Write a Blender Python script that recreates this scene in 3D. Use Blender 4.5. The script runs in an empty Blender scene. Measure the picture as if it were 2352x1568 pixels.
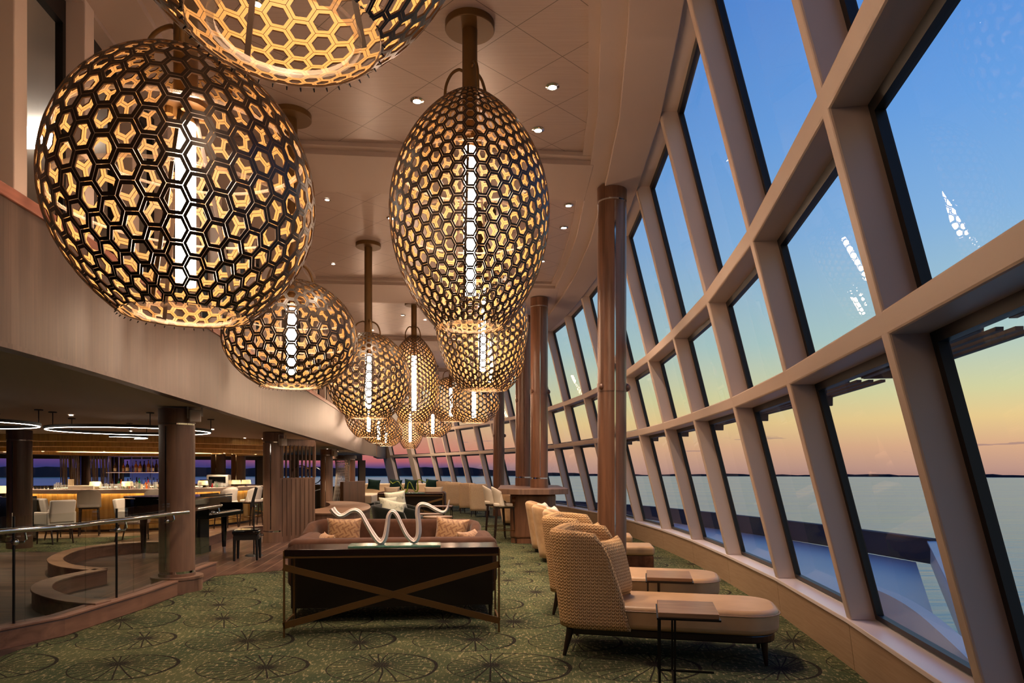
import bpy, bmesh, math, random
from math import pi, sin, cos, tan, atan2, sqrt, radians
from mathutils import Vector, Matrix
random.seed(7)
S = bpy.context.scene
COL = S.collection
F = 1568.0; PX0 = 1176.0; PY0 = 1078.0; EYE = 1.5
def at(px, py, Y):
    "world point seen at photo pixel (px,py) at distance Y"
    return Vector(((px-PX0)/F*Y, Y, EYE+(PY0-py)/F*Y))
def fl(px, py, z=0.0):
    "world point on the level z seen at the photo pixel"
    Y = (EYE-z)*F/(py-PY0)
    return Vector(((px-PX0)/F*Y, Y, z))
# ------------------------------------------------------------------ materials
def lin(c):
    return tuple(((x/255)/12.92 if x/255 <= .04045 else ((x/255+.055)/1.055)**2.4) for x in c)+(1,)
MATS = {}
def mat(name, rgb=None, rough=.5, metal=0, emit=None, es=0, spec=.5, build=None, **kw):
    m = bpy.data.materials.new(name); m.use_nodes = True
    nt = m.node_tree; b = nt.nodes['Principled BSDF']
    if rgb: b.inputs['Base Color'].default_value = lin(rgb)
    b.inputs['Roughness'].default_value = rough; b.inputs['Metallic'].default_value = metal
    b.inputs['Specular IOR Level'].default_value = spec
    if emit:
        b.inputs['Emission Color'].default_value = lin(emit); b.inputs['Emission Strength'].default_value = es
    for k, v in kw.items(): b.inputs[k.replace('_', ' ')].default_value = v
    if build: build(nt, b)
    MATS[name] = m
    return m
class N:
    "small node helper"
    def __init__(s, nt): s.nt = nt; s.l = nt.links
    def n(s, t, **kw):
        o = s.nt.nodes.new(t)
        for k, v in kw.items(): setattr(o, k, v)
        return o
    def inp(s, sock, v):
        if hasattr(v, 'is_linked') or isinstance(v, bpy.types.NodeSocket): s.l.new(v, sock)
        else: sock.default_value = v
    def m(s, op, a, b=None, c=None, clamp=False):
        o = s.n('ShaderNodeMath', operation=op); o.use_clamp = clamp
        s.inp(o.inputs[0], a)
        if b is not None: s.inp(o.inputs[1], b)
        if c is not None: s.inp(o.inputs[2], c)
        return o.outputs[0]
    def coord(s, kind='Object'): return s.n('ShaderNodeTexCoord').outputs[kind]
    def pos(s): return s.n('ShaderNodeNewGeometry').outputs['Position']
    def sep(s, v):
        o = s.n('ShaderNodeSeparateXYZ'); s.l.new(v, o.inputs[0]); return o.outputs
    def comb(s, x, y, z=0.0):
        o = s.n('ShaderNodeCombineXYZ')
        for i, v in enumerate((x, y, z)): s.inp(o.inputs[i], v)
        return o.outputs[0]
    def map(s, v, scale=(1, 1, 1), rot=(0, 0, 0), loc=(0, 0, 0)):
        o = s.n('ShaderNodeMapping'); s.l.new(v, o.inputs[0])
        o.inputs['Scale'].default_value = scale; o.inputs['Rotation'].default_value = rot; o.inputs['Location'].default_value = loc
        return o.outputs[0]
    def noise(s, v, scale=5, detail=3, rough=.5, dist=0):
        o = s.n('ShaderNodeTexNoise'); s.l.new(v, o.inputs['Vector'])
        o.inputs['Scale'].default_value = scale; o.inputs['Detail'].default_value = detail
        o.inputs['Roughness'].default_value = rough; o.inputs['Distortion'].default_value = dist
        return o.outputs['Fac']
    def ramp(s, f, stops, interp='LINEAR'):
        o = s.n('ShaderNodeValToRGB'); s.l.new(f, o.inputs[0]); cr = o.color_ramp; cr.interpolation = interp
        while len(cr.elements) < len(stops): cr.elements.new(.5)
        for e, (p, c) in zip(cr.elements, stops): e.position = p; e.color = lin(c)
        return o.outputs[0]
    def mix(s, f, a, b, mode='MIX'):
        o = s.n('ShaderNodeMix', data_type='RGBA', blend_type=mode)
        s.inp(o.inputs[0], f); s.inp(o.inputs[6], a); s.inp(o.inputs[7], b)
        return o.outputs[2]
    def bump(s, h, strength=.3, dist=.01):
        o = s.n('ShaderNodeBump'); s.l.new(h, o.inputs['Height'])
        o.inputs['Strength'].default_value = strength; o.inputs['Distance'].default_value = dist
        return o.outputs[0]
def wood(c1, c2, scale=1.0, axis='Z', rough=.45, plank=None, spec=.4):
    def b(nt, p):
        g = N(nt); v = g.coord('Object')
        sc = {'Z': (14, 14, .9), 'X': (.9, 14, 14), 'Y': (14, .9, 14)}[axis]
        v2 = g.map(v, tuple(x*scale for x in sc))
        f = g.noise(v2, 1.0, 5, .6, .8)
        f2 = g.noise(g.map(v, tuple(x*scale*.25 for x in sc)), 1.0, 2, .5, .3)
        ff = g.m('ADD', g.m('MULTIPLY', f, .65), g.m('MULTIPLY', f2, .45))
        col = g.ramp(ff, [(.36, c2), (.68, c1)])
        nt.links.new(col, p.inputs['Base Color'])
        nt.links.new(g.bump(f, .08, .003), p.inputs['Normal'])
    return b
def speck(c1, c2, scale, bump=.2, detail=3, lo=.35, hi=.65, dist=.005, stretch=(1, 1, 1)):
    def b(nt, p):
        g = N(nt); v = g.map(g.coord('Object'), stretch)
        f = g.noise(v, scale, detail, .6)
        nt.links.new(g.ramp(f, [(lo, c1), (hi, c2)]), p.inputs['Base Color'])
        if bump: nt.links.new(g.bump(f, bump, dist), p.inputs['Normal'])
    return b
# carpet: green ground, cream flecks, dark wheels with off-centre hubs
def carpet_nodes(nt, p):
    g = N(nt); P = g.pos(); s = g.sep(P)
    A, B = .98, .80
    warp = g.m('MULTIPLY', g.m('SUBTRACT', g.noise(P, .9, 1), .5), .30)
    x = g.m('ADD', s[0], warp); y = g.m('ADD', s[1], g.m('MULTIPLY', warp, -.6))
    row = g.m('FLOOR', g.m('DIVIDE', y, B))
    xo = g.m('ADD', x, g.m('MULTIPLY', row, A*.42))
    cx = g.m('FLOOR', g.m('DIVIDE', xo, A))
    u = g.m('SUBTRACT', g.m('SUBTRACT', xo, g.m('MULTIPLY', cx, A)), A/2)
    v = g.m('SUBTRACT', g.m('SUBTRACT', y, g.m('MULTIPLY', row, B)), B/2)
    wn = g.n('ShaderNodeTexWhiteNoise', noise_dimensions='2D'); nt.links.new(g.comb(cx, row), wn.inputs['Vector'])
    rc = g.sep(wn.outputs['Color'])
    R = g.m('ADD', .335, g.m('MULTIPLY', rc[0], .06))
    us = g.m('MULTIPLY', u, .84)
    d1 = g.m('SQRT', g.m('ADD', g.m('MULTIPLY', us, us), g.m('MULTIPLY', v, v)))
    u2 = g.m('ADD', us, .009)
    d2 = g.m('SQRT', g.m('ADD', g.m('MULTIPLY', u2, u2), g.m('MULTIPLY', v, v)))
    ring = g.m('MULTIPLY', g.m('LESS_THAN', d1, R), g.m('GREATER_THAN', d2, g.m('SUBTRACT', R, .016)))
    hx = g.m('SUBTRACT', us, g.m('MULTIPLY', g.m('SUBTRACT', rc[1], .5), .28))
    hy = g.m('SUBTRACT', v, g.m('MULTIPLY', g.m('SUBTRACT', rc[2], .5), .18))
    hr = g.m('SQRT', g.m('ADD', g.m('MULTIPLY', hx, hx), g.m('MULTIPLY', hy, hy)))
    th = g.m('ARCTAN2', hy, hx)
    NS = 26
    fr = g.m('FRACT', g.m('ADD', g.m('MULTIPLY', th, NS/(2*pi)), 40.5))
    dist = g.m('MULTIPLY', g.m('MULTIPLY', g.m('ABSOLUTE', g.m('SUBTRACT', fr, .5)), 2*pi/NS), hr)
    spoke = g.m('MULTIPLY', g.m('LESS_THAN', dist, .0056), g.m('LESS_THAN', d1, R))
    hub = g.m('LESS_THAN', hr, .018)
    line = g.m('MAXIMUM', g.m('MAXIMUM', ring, spoke), hub)
    line = g.m('MULTIPLY', line, g.m('GREATER_THAN', g.noise(P, 160, 1), .36))
    base = g.ramp(g.noise(P, 1.7, 3, .6), [(.35, (66, 76, 52)), (.65, (94, 96, 64))])
    base = g.mix(g.m('MULTIPLY', g.noise(P, 90, 2), .55), base, lin((38, 52, 38)))
    fk = g.noise(g.map(P, (40, 13, 1), (0, 0, .42)), 1.0, 5, .72)
    fl_ = g.m('MULTIPLY', g.m('MULTIPLY', g.m('SUBTRACT', fk, .545), 20.0, clamp=True), g.m('GREATER_THAN', g.noise(P, 170, 1), .45))
    base = g.mix(g.m('MULTIPLY', fl_, .62), base, lin((184, 166, 128)))
    col = g.mix(line, base, lin((32, 28, 25)))
    nt.links.new(col, p.inputs['Base Color'])
    nt.links.new(g.bump(g.noise(P, 260, 2), .5, .006), p.inputs['Normal'])
def ceil_nodes(nt, p):
    g = N(nt); P = g.pos(); s = g.sep(P)
    a = .6*sqrt(2)
    x = g.m('SUBTRACT', s[0], .04); y = g.m('SUBTRACT', s[1], 5.86)
    def ln(e):
        fr = g.m('FRACT', g.m('ADD', g.m('DIVIDE', e, a), 100.5))
        return g.m('LESS_THAN', g.m('ABSOLUTE', g.m('SUBTRACT', fr, .5)), .006)
    l = g.m('MAXIMUM', ln(g.m('ADD', x, y)), ln(g.m('SUBTRACT', x, y)))
    br = g.noise(g.map(P, (2, 90, 2), (0, 0, 0)), 1, 3)
    base = g.ramp(br, [(.3, (164, 144, 132)), (.7, (172, 152, 140))])
    nt.links.new(g.mix(l, base, lin((104, 90, 80))), p.inputs['Base Color'])
def knit_nodes(c1, c2, c3, sc=31.0):
    def b(nt, p):
        # chevron stitch columns around the object's own horizontal angle / height
        g = N(nt); P = g.coord('Object'); s = g.sep(P)
        ns = g.sep(g.coord('Normal')); pick = g.m('GREATER_THAN', g.m('ABSOLUTE', ns[0]), g.m('ABSOLUTE', ns[1]))
        w = g.m('MULTIPLY', g.m('ADD', g.m('MULTIPLY', s[1], pick), g.m('MULTIPLY', s[0], g.m('SUBTRACT', 1.0, pick))), sc)
        fx = g.m('FRACT', g.m('ADD', w, 100.0)); ax = g.m('ABSOLUTE', g.m('SUBTRACT', fx, .5))
        z = g.m('ADD', g.m('MULTIPLY', s[2], sc*1.25), g.m('MULTIPLY', ax, 1.3))
        fz = g.m('FRACT', g.m('ADD', z, 100.0))
        hz = g.m('ABSOLUTE', g.m('SUBTRACT', fz, .5))
        hole = g.m('MULTIPLY', g.m('LESS_THAN', hz, .19), g.m('MULTIPLY', g.m('GREATER_THAN', ax, .10), g.m('LESS_THAN', ax, .38)))
        ht = g.m('MULTIPLY', g.m('SUBTRACT', 1.0, hole), g.m('ADD', .5, hz))
        base = g.ramp(g.noise(P, 120, 2), [(.35, c1), (.65, c2)])
        nt.links.new(g.mix(g.m('MULTIPLY', hole, .85), base, lin(c3)), p.inputs['Base Color'])
        nt.links.new(g.bump(ht, .9, .012), p.inputs['Normal'])
    return b
def glassm(name, tint=(1, 1, 1), ior=1.45, refl=1.0):
    m = bpy.data.materials.new(name); m.use_nodes = True; nt = m.node_tree; nt.nodes.clear()
    o = nt.nodes.new('ShaderNodeOutputMaterial'); mx = nt.nodes.new('ShaderNodeMixShader')
    tr = nt.nodes.new('ShaderNodeBsdfTransparent'); gl = nt.nodes.new('ShaderNodeBsdfGlossy'); g = N(nt)
    tr.inputs[0].default_value = (*tint, 1); gl.inputs['Roughness'].default_value = .0
    ge = nt.nodes.new('ShaderNodeNewGeometry'); dp = nt.nodes.new('ShaderNodeVectorMath'); dp.operation = 'DOT_PRODUCT'
    nt.links.new(ge.outputs['Normal'], dp.inputs[0]); nt.links.new(ge.outputs['Incoming'], dp.inputs[1])
    f0 = ((ior-1)/(ior+1))**2
    c5 = g.m('POWER', g.m('SUBTRACT', 1.0, g.m('ABSOLUTE', dp.outputs['Value'])), 5.0)   # Schlick's law, the same from both sides
    nt.links.new(g.m('MULTIPLY', g.m('ADD', f0, g.m('MULTIPLY', c5, 1-f0)), refl), mx.inputs[0])
    nt.links.new(tr.outputs[0], mx.inputs[1]); nt.links.new(gl.outputs[0], mx.inputs[2]); nt.links.new(mx.outputs[0], o.inputs[0])
    MATS[name] = m; return m
def emitm(name, rgb, st):
    m = bpy.data.materials.new(name); m.use_nodes = True; nt = m.node_tree; nt.nodes.clear()
    o = nt.nodes.new('ShaderNodeOutputMaterial'); e = nt.nodes.new('ShaderNodeEmission')
    e.inputs[0].default_value = lin(rgb); e.inputs[1].default_value = st
    nt.links.new(e.outputs[0], o.inputs[0]); MATS[name] = m; return m

mat('carpet', (80, 100, 70), .95, build=carpet_nodes, spec=.1)
mat('ceiling_tile', (178, 162, 152), .32, build=ceil_nodes, spec=.35)
mat('ceiling_paint', (170, 150, 137), .6)
mat('frame_paint', (198, 178, 163), .42)
mat('sill_white', (214, 200, 196), .3)
mat('panel_taupe', (164, 136, 108), .5, build=speck((158, 130, 103), (168, 141, 114), 3, 0, stretch=(1, 1, 20)))
mat('seal', (8, 8, 9), .45)
mat('walnut', (130, 92, 72), .35, build=wood((128, 88, 64), (82, 54, 38)))
mat('walnut_dark', (80, 56, 44), .4, build=wood((92, 66, 52), (62, 44, 35)))
mat('oak_taupe', (150, 118, 100), .45, build=wood((138, 106, 86), (98, 72, 57), .8))
mat('oak_taupe_h', (150, 118, 100), .45, build=wood((148, 114, 90), (106, 78, 60), .8, 'X'))
mat('oak_taupe_y', (150, 118, 100), .45, build=wood((142, 104, 84), (100, 70, 55), .8, 'Y'))
def plank_nodes(nt, p):
    g = N(nt); P = g.map(g.pos(), (1, 1, 1), (0, 0, radians(-7))); s = g.sep(P)
    k = g.m('DIVIDE', s[0], .2); fr = g.m('FRACT', g.m('ADD', k, 200.0)); idx = g.m('FLOOR', k)
    line = g.m('LESS_THAN', fr, .035)
    v = g.comb(g.m('MULTIPLY', idx, 7.3), g.m('MULTIPLY', s[1], .9), s[0])
    f = g.noise(v, 1.6, 4, .6); f2 = g.noise(g.map(P, (30, 1.5, 1)), 1, 4)
    col = g.ramp(g.m('ADD', g.m('MULTIPLY', f, .6), g.m('MULTIPLY', f2, .4)), [(.36, (50, 34, 28)), (.62, (102, 72, 58))])
    nt.links.new(g.mix(g.m('MULTIPLY', line, .5), col, lin((200, 168, 140))), p.inputs['Base Color'])
mat('plank_floor', (80, 56, 46), .38, build=plank_nodes)
def darkplank(nt, p):
    g = N(nt); P = g.pos(); f = g.noise(g.map(P, (.7, 6, 1), (0, 0, -.25)), 1.0, 5, .65)
    nt.links.new(g.ramp(f, [(.32, (52, 42, 38)), (.5, (78, 62, 54)), (.68, (112, 86, 70))]), p.inputs['Base Color'])
mat('dark_floor', (70, 56, 48), .4, build=darkplank)
def fascia_nodes(nt, p):
    g = N(nt); P = g.pos(); s = g.sep(P)
    f = g.noise(g.map(P, (9, 9, .9)), 1.2, 5, .6); f2 = g.noise(g.map(P, (60, 60, 1)), 1, 3)
    col = g.ramp(g.m('ADD', g.m('MULTIPLY', f, .55), g.m('MULTIPLY', f2, .45)), [(.3, (62, 48, 40)), (.7, (94, 74, 62))])
    fr = g.m('FRACT', g.m('ADD', g.m('DIVIDE', s[1], 1.31), 10.43))
    col = g.mix(g.m('MULTIPLY', g.m('LESS_THAN', fr, .006), .6), col, lin((70, 52, 44)))
    nt.links.new(col, p.inputs['Base Color'])
mat('fascia_veneer', (150, 125, 112), .38, build=fascia_nodes, spec=.45)
mat('cap_wood', (140, 84, 66), .4, build=wood((158, 100, 80), (118, 70, 54), 1, 'Y'))
mat('lower_ceiling', (176, 162, 148), .7)
mat('header_brown', (92, 68, 54), .6)
mat('bronze_dark', (30, 20, 12), .45, .1)
mat('bronze', (104, 66, 28), .36, .9)
mat('bronze_paint', (104, 74, 34), .45, .3)
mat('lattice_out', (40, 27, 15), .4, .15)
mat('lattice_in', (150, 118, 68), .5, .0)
mat('lattice_edge', (84, 58, 32), .4, .2)
mat('acrylic', (240, 225, 205), .2, spec=.6, Alpha=.28)
mat('acrylic_clear', (235, 220, 200), .1, spec=.6, Alpha=.12)
mat('chrome', (205, 205, 205), .08, 1)
mat('steel_dark', (60, 60, 62), .3, .9)
mat('black_gloss', (8, 8, 9), .08, spec=.6)
mat('black_matte', (14, 13, 13), .5)
mat('espresso', (24, 13, 10), .3)
mat('console_top', (34, 21, 18), .14)
mat('leg_wood', (40, 25, 19), .3)
mat('velvet_brown', (100, 64, 44), .85, build=speck((66, 40, 26), (84, 53, 36), 5, .05), Sheen_Weight=.12, spec=.15)
mat('velvet_green', (12, 18, 10), .8, Sheen_Weight=.3, spec=.15)
mat('pillow_green', (10, 34, 30), .85, spec=.15)
mat('cream_leather', (190, 150, 106), .42, build=speck((184, 145, 102), (196, 157, 113), 4, .03))
mat('piping', (150, 118, 88), .5)
mat('knit', (200, 160, 112), .9, build=knit_nodes((198, 158, 112), (214, 178, 132), (120, 82, 48)), spec=.1)
mat('boucle', (206, 172, 126), .95, build=speck((212, 180, 142), (244, 216, 180), 110, .6, 2, .4, .6, .008), spec=.1)
mat('velour_beige', (208, 172, 130), .85, build=speck((184, 146, 106), (202, 164, 122), 6, .1), Sheen_Weight=.2, spec=.15)
mat('white_vinyl', (214, 200, 182), .45)
mat('white_fabric', (206, 196, 186), .7)
mat('sofa_cream', (206, 186, 160), .8)
mat('ottoman_side', (104, 66, 44), .85, build=speck((92, 58, 38), (116, 76, 52), 9, .1), spec=.1)
def goldpat(nt, p):
    g = N(nt); P = g.coord('Object'); s = g.sep(P)
    x = g.m('MULTIPLY', g.m('ADD', s[0], g.m('MULTIPLY', s[2], .6)), 14); z = g.m('MULTIPLY', g.m('SUBTRACT', s[2], g.m('MULTIPLY', s[0], .6)), 14)
    fx = g.m('FRACT', g.m('ADD', x, 100.0)); fz = g.m('FRACT', g.m('ADD', z, 100.0))
    ix = g.m('FLOOR', x); iz = g.m('FLOOR', z)
    ch = g.m('MODULO', g.m('ADD', g.m('ADD', ix, iz), 1000.0), 3.0)
    l = g.m('LESS_THAN', g.m('ABSOLUTE', g.m('SUBTRACT', fx, .5)), .17)
    l2 = g.m('LESS_THAN', g.m('ABSOLUTE', g.m('SUBTRACT', fz, .5)), .17)
    pick = g.m('ADD', g.m('MULTIPLY', l, g.m('LESS_THAN', ch, 1.5)), g.m('MULTIPLY', l2, g.m('GREATER_THAN', ch, .5)), clamp=True)
    nt.links.new(g.mix(pick, lin((164, 124, 82)), lin((132, 90, 56))), p.inputs['Base Color'])
mat('pillow_gold', (214, 172, 118), .55, build=goldpat, Sheen_Weight=.2)
mat('pillow_print', (220, 215, 190), .85, build=speck((226, 224, 200), (150, 156, 132), 9, .2, 3, .55, .7))
mat('marble', (170, 138, 106), .3, build=speck((128, 92, 64), (168, 130, 94), 3, 0, 4, .3, .7, stretch=(1, 9, 9)))
mat('frame_black', (26, 20, 16), .35, .4)
mat('sculpt_glass', (240, 226, 214), .3, spec=.6)
mat('green_glass', (150, 170, 40), .12, spec=.7, Transmission_Weight=.4)
mat('clear_glass', (235, 240, 238), .03, Transmission_Weight=1.0, IOR=1.45)
mat('slab_glass', (120, 190, 170), .22, Transmission_Weight=.75, IOR=1.5)
mat('bar_white', (190, 172, 160), .25)
mat('gold_metal', (214, 172, 96), .4, .2, build=speck((220, 180, 104), (192, 150, 80), 4, 0, stretch=(8, 8, .3)))
mat('gold_front', (210, 170, 96), .4, .1, build=speck((216, 178, 104), (180, 138, 70), 1.5, 0, stretch=(6, 6, .2)))
mat('speaker_white', (196, 184, 172), .55)
mat('shade_cream', (250, 228, 180), .8, emit=(255, 214, 150), es=.9)
mat('strand', (200, 186, 174), .3, .3)
mat('bottle_amber', (176, 88, 34), .1, spec=.7)
mat('bottle_dark', (60, 30, 20), .1, spec=.7)
mat('bottle_red', (128, 24, 28), .15)
mat('bottle_green', (28, 96, 56), .12)
mat('label_cream', (224, 200, 160), .6)
mat('glassware', (200, 200, 196), .05, spec=.8, Alpha=.22)
mat('inox', (196, 190, 182), .3, .4)
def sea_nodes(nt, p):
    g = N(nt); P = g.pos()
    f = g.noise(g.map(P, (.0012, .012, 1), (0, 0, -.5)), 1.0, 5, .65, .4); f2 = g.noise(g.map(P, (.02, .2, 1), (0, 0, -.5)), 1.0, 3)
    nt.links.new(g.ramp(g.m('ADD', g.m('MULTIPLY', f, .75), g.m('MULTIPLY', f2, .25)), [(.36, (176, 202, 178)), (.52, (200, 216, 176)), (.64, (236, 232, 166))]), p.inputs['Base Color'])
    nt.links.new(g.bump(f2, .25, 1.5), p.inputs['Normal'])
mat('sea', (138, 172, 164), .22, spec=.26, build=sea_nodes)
mat('land', (52, 52, 64), 1.0, spec=0)
mat('deck_outside', (232, 226, 214), .35)
mat('bulwark_dark', (70, 68, 72), .8)
mat('white_paint', (214, 212, 210), .4)
mat('louvre', (66, 48, 44), .6)
mat('screen_blue', (20, 120, 200), .3, emit=(40, 150, 230), es=1.2)
glassm('window_glass', (.96, .97, .97), 1.38, .5)
glassm('rail_glass', (.93, .95, .94), 1.40, .9)
emitm('tube_light', (255, 213, 178), 76)
emitm('ring_light', (255, 236, 214), 20)
emitm('down_light', (255, 226, 200), 40)
emitm('strip_light', (255, 244, 230), 30)
emitm('gold_strip', (255, 206, 140), 10)
# ------------------------------------------------------------------ mesh builder
class MB:
    def __init__(s): s.v = []; s.f = []; s.mi = []
    def add(s, vs, fs, m=0):
        o = len(s.v); s.v += [tuple(v) for v in vs]
        for f in fs: s.f.append(tuple(i+o for i in f)); s.mi.append(m)
        return s
    def box(s, c, d, rz=0, m=0, M=None):
        x, y, z = d[0]/2, d[1]/2, d[2]/2
        vs = [Vector((a, b, e)) for a in (-x, x) for b in (-y, y) for e in (-z, z)]
        if M is None: M = Matrix.Rotation(rz, 3, 'Z')
        vs = [M @ v + Vector(c) for v in vs]
        return s.add(vs, [(0, 1, 3, 2), (4, 6, 7, 5), (0, 4, 5, 1), (2, 3, 7, 6), (0, 2, 6, 4), (1, 5, 7, 3)], m)
    def bar(s, a, b, w, h, m=0, up=(0, 0, 1)):
        a = Vector(a); b = Vector(b); d = b-a; L = d.length; d.normalize()
        up = Vector(up)
        if abs(d.dot(up)) > .98: up = Vector((0, 1, 0))
        x = d.cross(up).normalized(); y = x.cross(d).normalized()
        vs = []
        for p in (a, b):
            for sx, sy in ((-1, -1), (1, -1), (1, 1), (-1, 1)): vs.append(p + x*sx*w/2 + y*sy*h/2)
        return s.add(vs, [(3, 2, 1, 0), (4, 5, 6, 7), (0, 1, 5, 4), (1, 2, 6, 5), (2, 3, 7, 6), (3, 0, 4, 7)], m)
    def cyl(s, a, b, r0, r1=None, n=16, m=0, cap=True):
        r1 = r0 if r1 is None else r1
        a = Vector(a); b = Vector(b); d = (b-a).normalized()
        up = Vector((0, 0, 1)) if abs(d.z) < .95 else Vector((1, 0, 0))
        x = d.cross(up).normalized(); y = d.cross(x).normalized()
        vs = []
        for p, r in ((a, r0), (b, r1)):
            for i in range(n): t = 2*pi*i/n; vs.append(p + x*cos(t)*r - y*sin(t)*r)
        fs = [(i, (i+1) % n, n+(i+1) % n, n+i) for i in range(n)]
        if cap: fs += [tuple(range(n-1, -1, -1)), tuple(range(n, 2*n))]
        return s.add(vs, fs, m)
    def lathe(s, prof, c=(0, 0, 0), n=24, m=0):
        c = Vector(c); k = len(prof); vs = []
        for i in range(n):
            t = 2*pi*i/n
            for r, z in prof: vs.append(c+Vector((r*cos(t), r*sin(t), z)))
        fs = []
        for i in range(n):
            j = (i+1) % n
            for q in range(k-1): fs.append((i*k+q, j*k+q, j*k+q+1, i*k+q+1))
        return s.add(vs, fs, m)
    def prism(s, poly, z0, z1, m=0):
        n = len(poly)
        ar = sum(poly[i][0]*poly[(i+1) % n][1]-poly[(i+1) % n][0]*poly[i][1] for i in range(n))
        if ar < 0: poly = poly[::-1]
        vs = [(x, y, z0) for x, y in poly]+[(x, y, z1) for x, y in poly]
        fs = [tuple(range(n-1, -1, -1)), tuple(range(n, 2*n))]+[(i, (i+1) % n, n+(i+1) % n, n+i) for i in range(n)]
        return s.add(vs, fs, m)
    def strip(s, A, B, z0, z1, m=0, closed=False):
        "solid band between two polylines A and B (same count), z0/z1 numbers or lists"
        n = len(A); z0 = z0 if isinstance(z0, (list, tuple)) else [z0]*n; z1 = z1 if isinstance(z1, (list, tuple)) else [z1]*n
        vs = []
        for i in range(n):
            vs += [(A[i][0], A[i][1], z0[i]), (B[i][0], B[i][1], z0[i]), (B[i][0], B[i][1], z1[i]), (A[i][0], A[i][1], z1[i])]
        fs = []
        for i in range(n if closed else n-1):
            a = 4*i; b = 4*((i+1) % n)
            for k in range(4): fs.append((a+k, b+k, b+(k+1) % 4, a+(k+1) % 4))
        if not closed: fs += [(0, 1, 2, 3), (4*n-1, 4*n-2, 4*n-3, 4*n-4)]
        return s.add(vs, fs, m)
    def tube(s, pts, r, n=8, m=0, flat=None, side=(0, 1, 0), closed=False, ribs=0.0, ribn=6):
        "tube along pts; flat=(a,b) gives an elliptic section with a along side"
        pts = [Vector(p) for p in pts]; k = len(pts); vs = []
        x = None
        for i, p in enumerate(pts):
            if closed: d = (pts[(i+1) % k]-pts[i-1]).normalized()
            else: d = (pts[min(i+1, k-1)]-pts[max(i-1, 0)]).normalized()
            sd = Vector(side) if flat else (x if x is not None else (Vector((0, 0, 1)) if abs(d.z) < .9 else Vector((1, 0, 0))))
            y = d.cross(sd).normalized(); x = y.cross(d).normalized()
            ra, rb = flat if flat else (r, r)
            if callable(r): q = r(i/(k-1)); ra *= q; rb *= q
            for j in range(n):
                t = 2*pi*j/n; k_ = 1-ribs*(.5-.5*cos(ribn*t)); vs.append(p + x*cos(t)*ra*k_ + y*sin(t)*rb*k_)
        fs = [(i*n+j, i*n+(j+1) % n, ((i+1) % k)*n+(j+1) % n, ((i+1) % k)*n+j) for i in range(k if closed else k-1) for j in range(n)]
        if not closed: fs += [tuple(range(n-1, -1, -1)), tuple(range((k-1)*n, k*n))]
        return s.add(vs, fs, m)
    def sphere(s, c, r, n=12, k=8, m=0, sc=(1, 1, 1)):
        prof = []
        c = Vector(c); vs = [c+Vector((0, 0, -r*sc[2]))]
        for j in range(1, k):
            t = -pi/2+pi*j/k
            for i in range(n): a = 2*pi*i/n; vs.append(c+Vector((r*cos(t)*cos(a)*sc[0], r*cos(t)*sin(a)*sc[1], r*sin(t)*sc[2])))
        vs.append(c+Vector((0, 0, r*sc[2])))
        fs = [(0, 1+(i+1) % n, 1+i) for i in range(n)]
        for j in range(k-2):
            for i in range(n): a = 1+j*n; fs.append((a+i, a+(i+1) % n, a+n+(i+1) % n, a+n+i))
        a = 1+(k-2)*n; fs += [(a+i, a+(i+1) % n, len(vs)-1) for i in range(n)]
        return s.add(vs, fs, m)
    def grid(s, P, m=0, closeu=False):
        "P[i][j] points"
        nu, nv = len(P), len(P[0]); vs = [p for r in P for p in r]
        fs = []
        for i in range(nu if closeu else nu-1):
            for j in range(nv-1): a = i*nv; b = ((i+1) % nu)*nv; fs.append((a+j, b+j, b+j+1, a+j+1))
        return s.add(vs, fs, m)
    def xf(s, M):
        s.v = [tuple(M @ Vector(v)) for v in s.v]; return s
def obj(name, mb, mats, parent=None, smooth=None, bevel=0, seg=2, sub=0, kind=None, origin=None):
    me = bpy.data.meshes.new(name)
    vs = mb.v
    if origin is not None and parent is None: vs = [(v[0]-origin[0], v[1]-origin[1], v[2]-origin[2]) for v in vs]
    me.from_pydata(vs, [], mb.f)
    if isinstance(mats, str): mats = [mats]
    for m in mats: me.materials.append(MATS[m])
    if len(mats) > 1: me.polygons.foreach_set('material_index', mb.mi)
    bm = bmesh.new(); bm.from_mesh(me); bmesh.ops.remove_doubles(bm, verts=bm.verts, dist=1e-5); bmesh.ops.recalc_face_normals(bm, faces=bm.faces)
    bm.to_mesh(me); bm.free()
    if smooth:
        me.polygons.foreach_set('use_smooth', [True]*len(me.polygons))
        try: me.set_sharp_from_angle(angle=radians(smooth if smooth is not True else 180))
        except Exception: pass
    o = bpy.data.objects.new(name, me); COL.objects.link(o)
    if origin is not None and parent is None: o.location = origin
    if parent: o.parent = parent
    if bevel:
        md = o.modifiers.new('bevel', 'BEVEL'); md.width = bevel; md.segments = seg; md.limit_method = 'ANGLE'; md.angle_limit = radians(35)
        if smooth: md.harden_normals = False
    if sub:
        md = o.modifiers.new('subsurf', 'SUBSURF'); md.levels = sub; md.render_levels = sub
    if kind: o['kind'] = kind
    return o
def thing(name, label, cat, loc=(0, 0, 0), rz=0, group=None):
    o = bpy.data.objects.new(name, None); COL.objects.link(o); o.location = loc; o.rotation_euler = (0, 0, rz)
    o.empty_display_size = .1
    return tag(o, label, cat, group)
def tag(o, label=None, cat=None, group=None, kind=None):
    if label: o['label'] = label
    if cat: o['category'] = cat
    if group: o['group'] = group
    if kind: o['kind'] = kind
    return o
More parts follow.
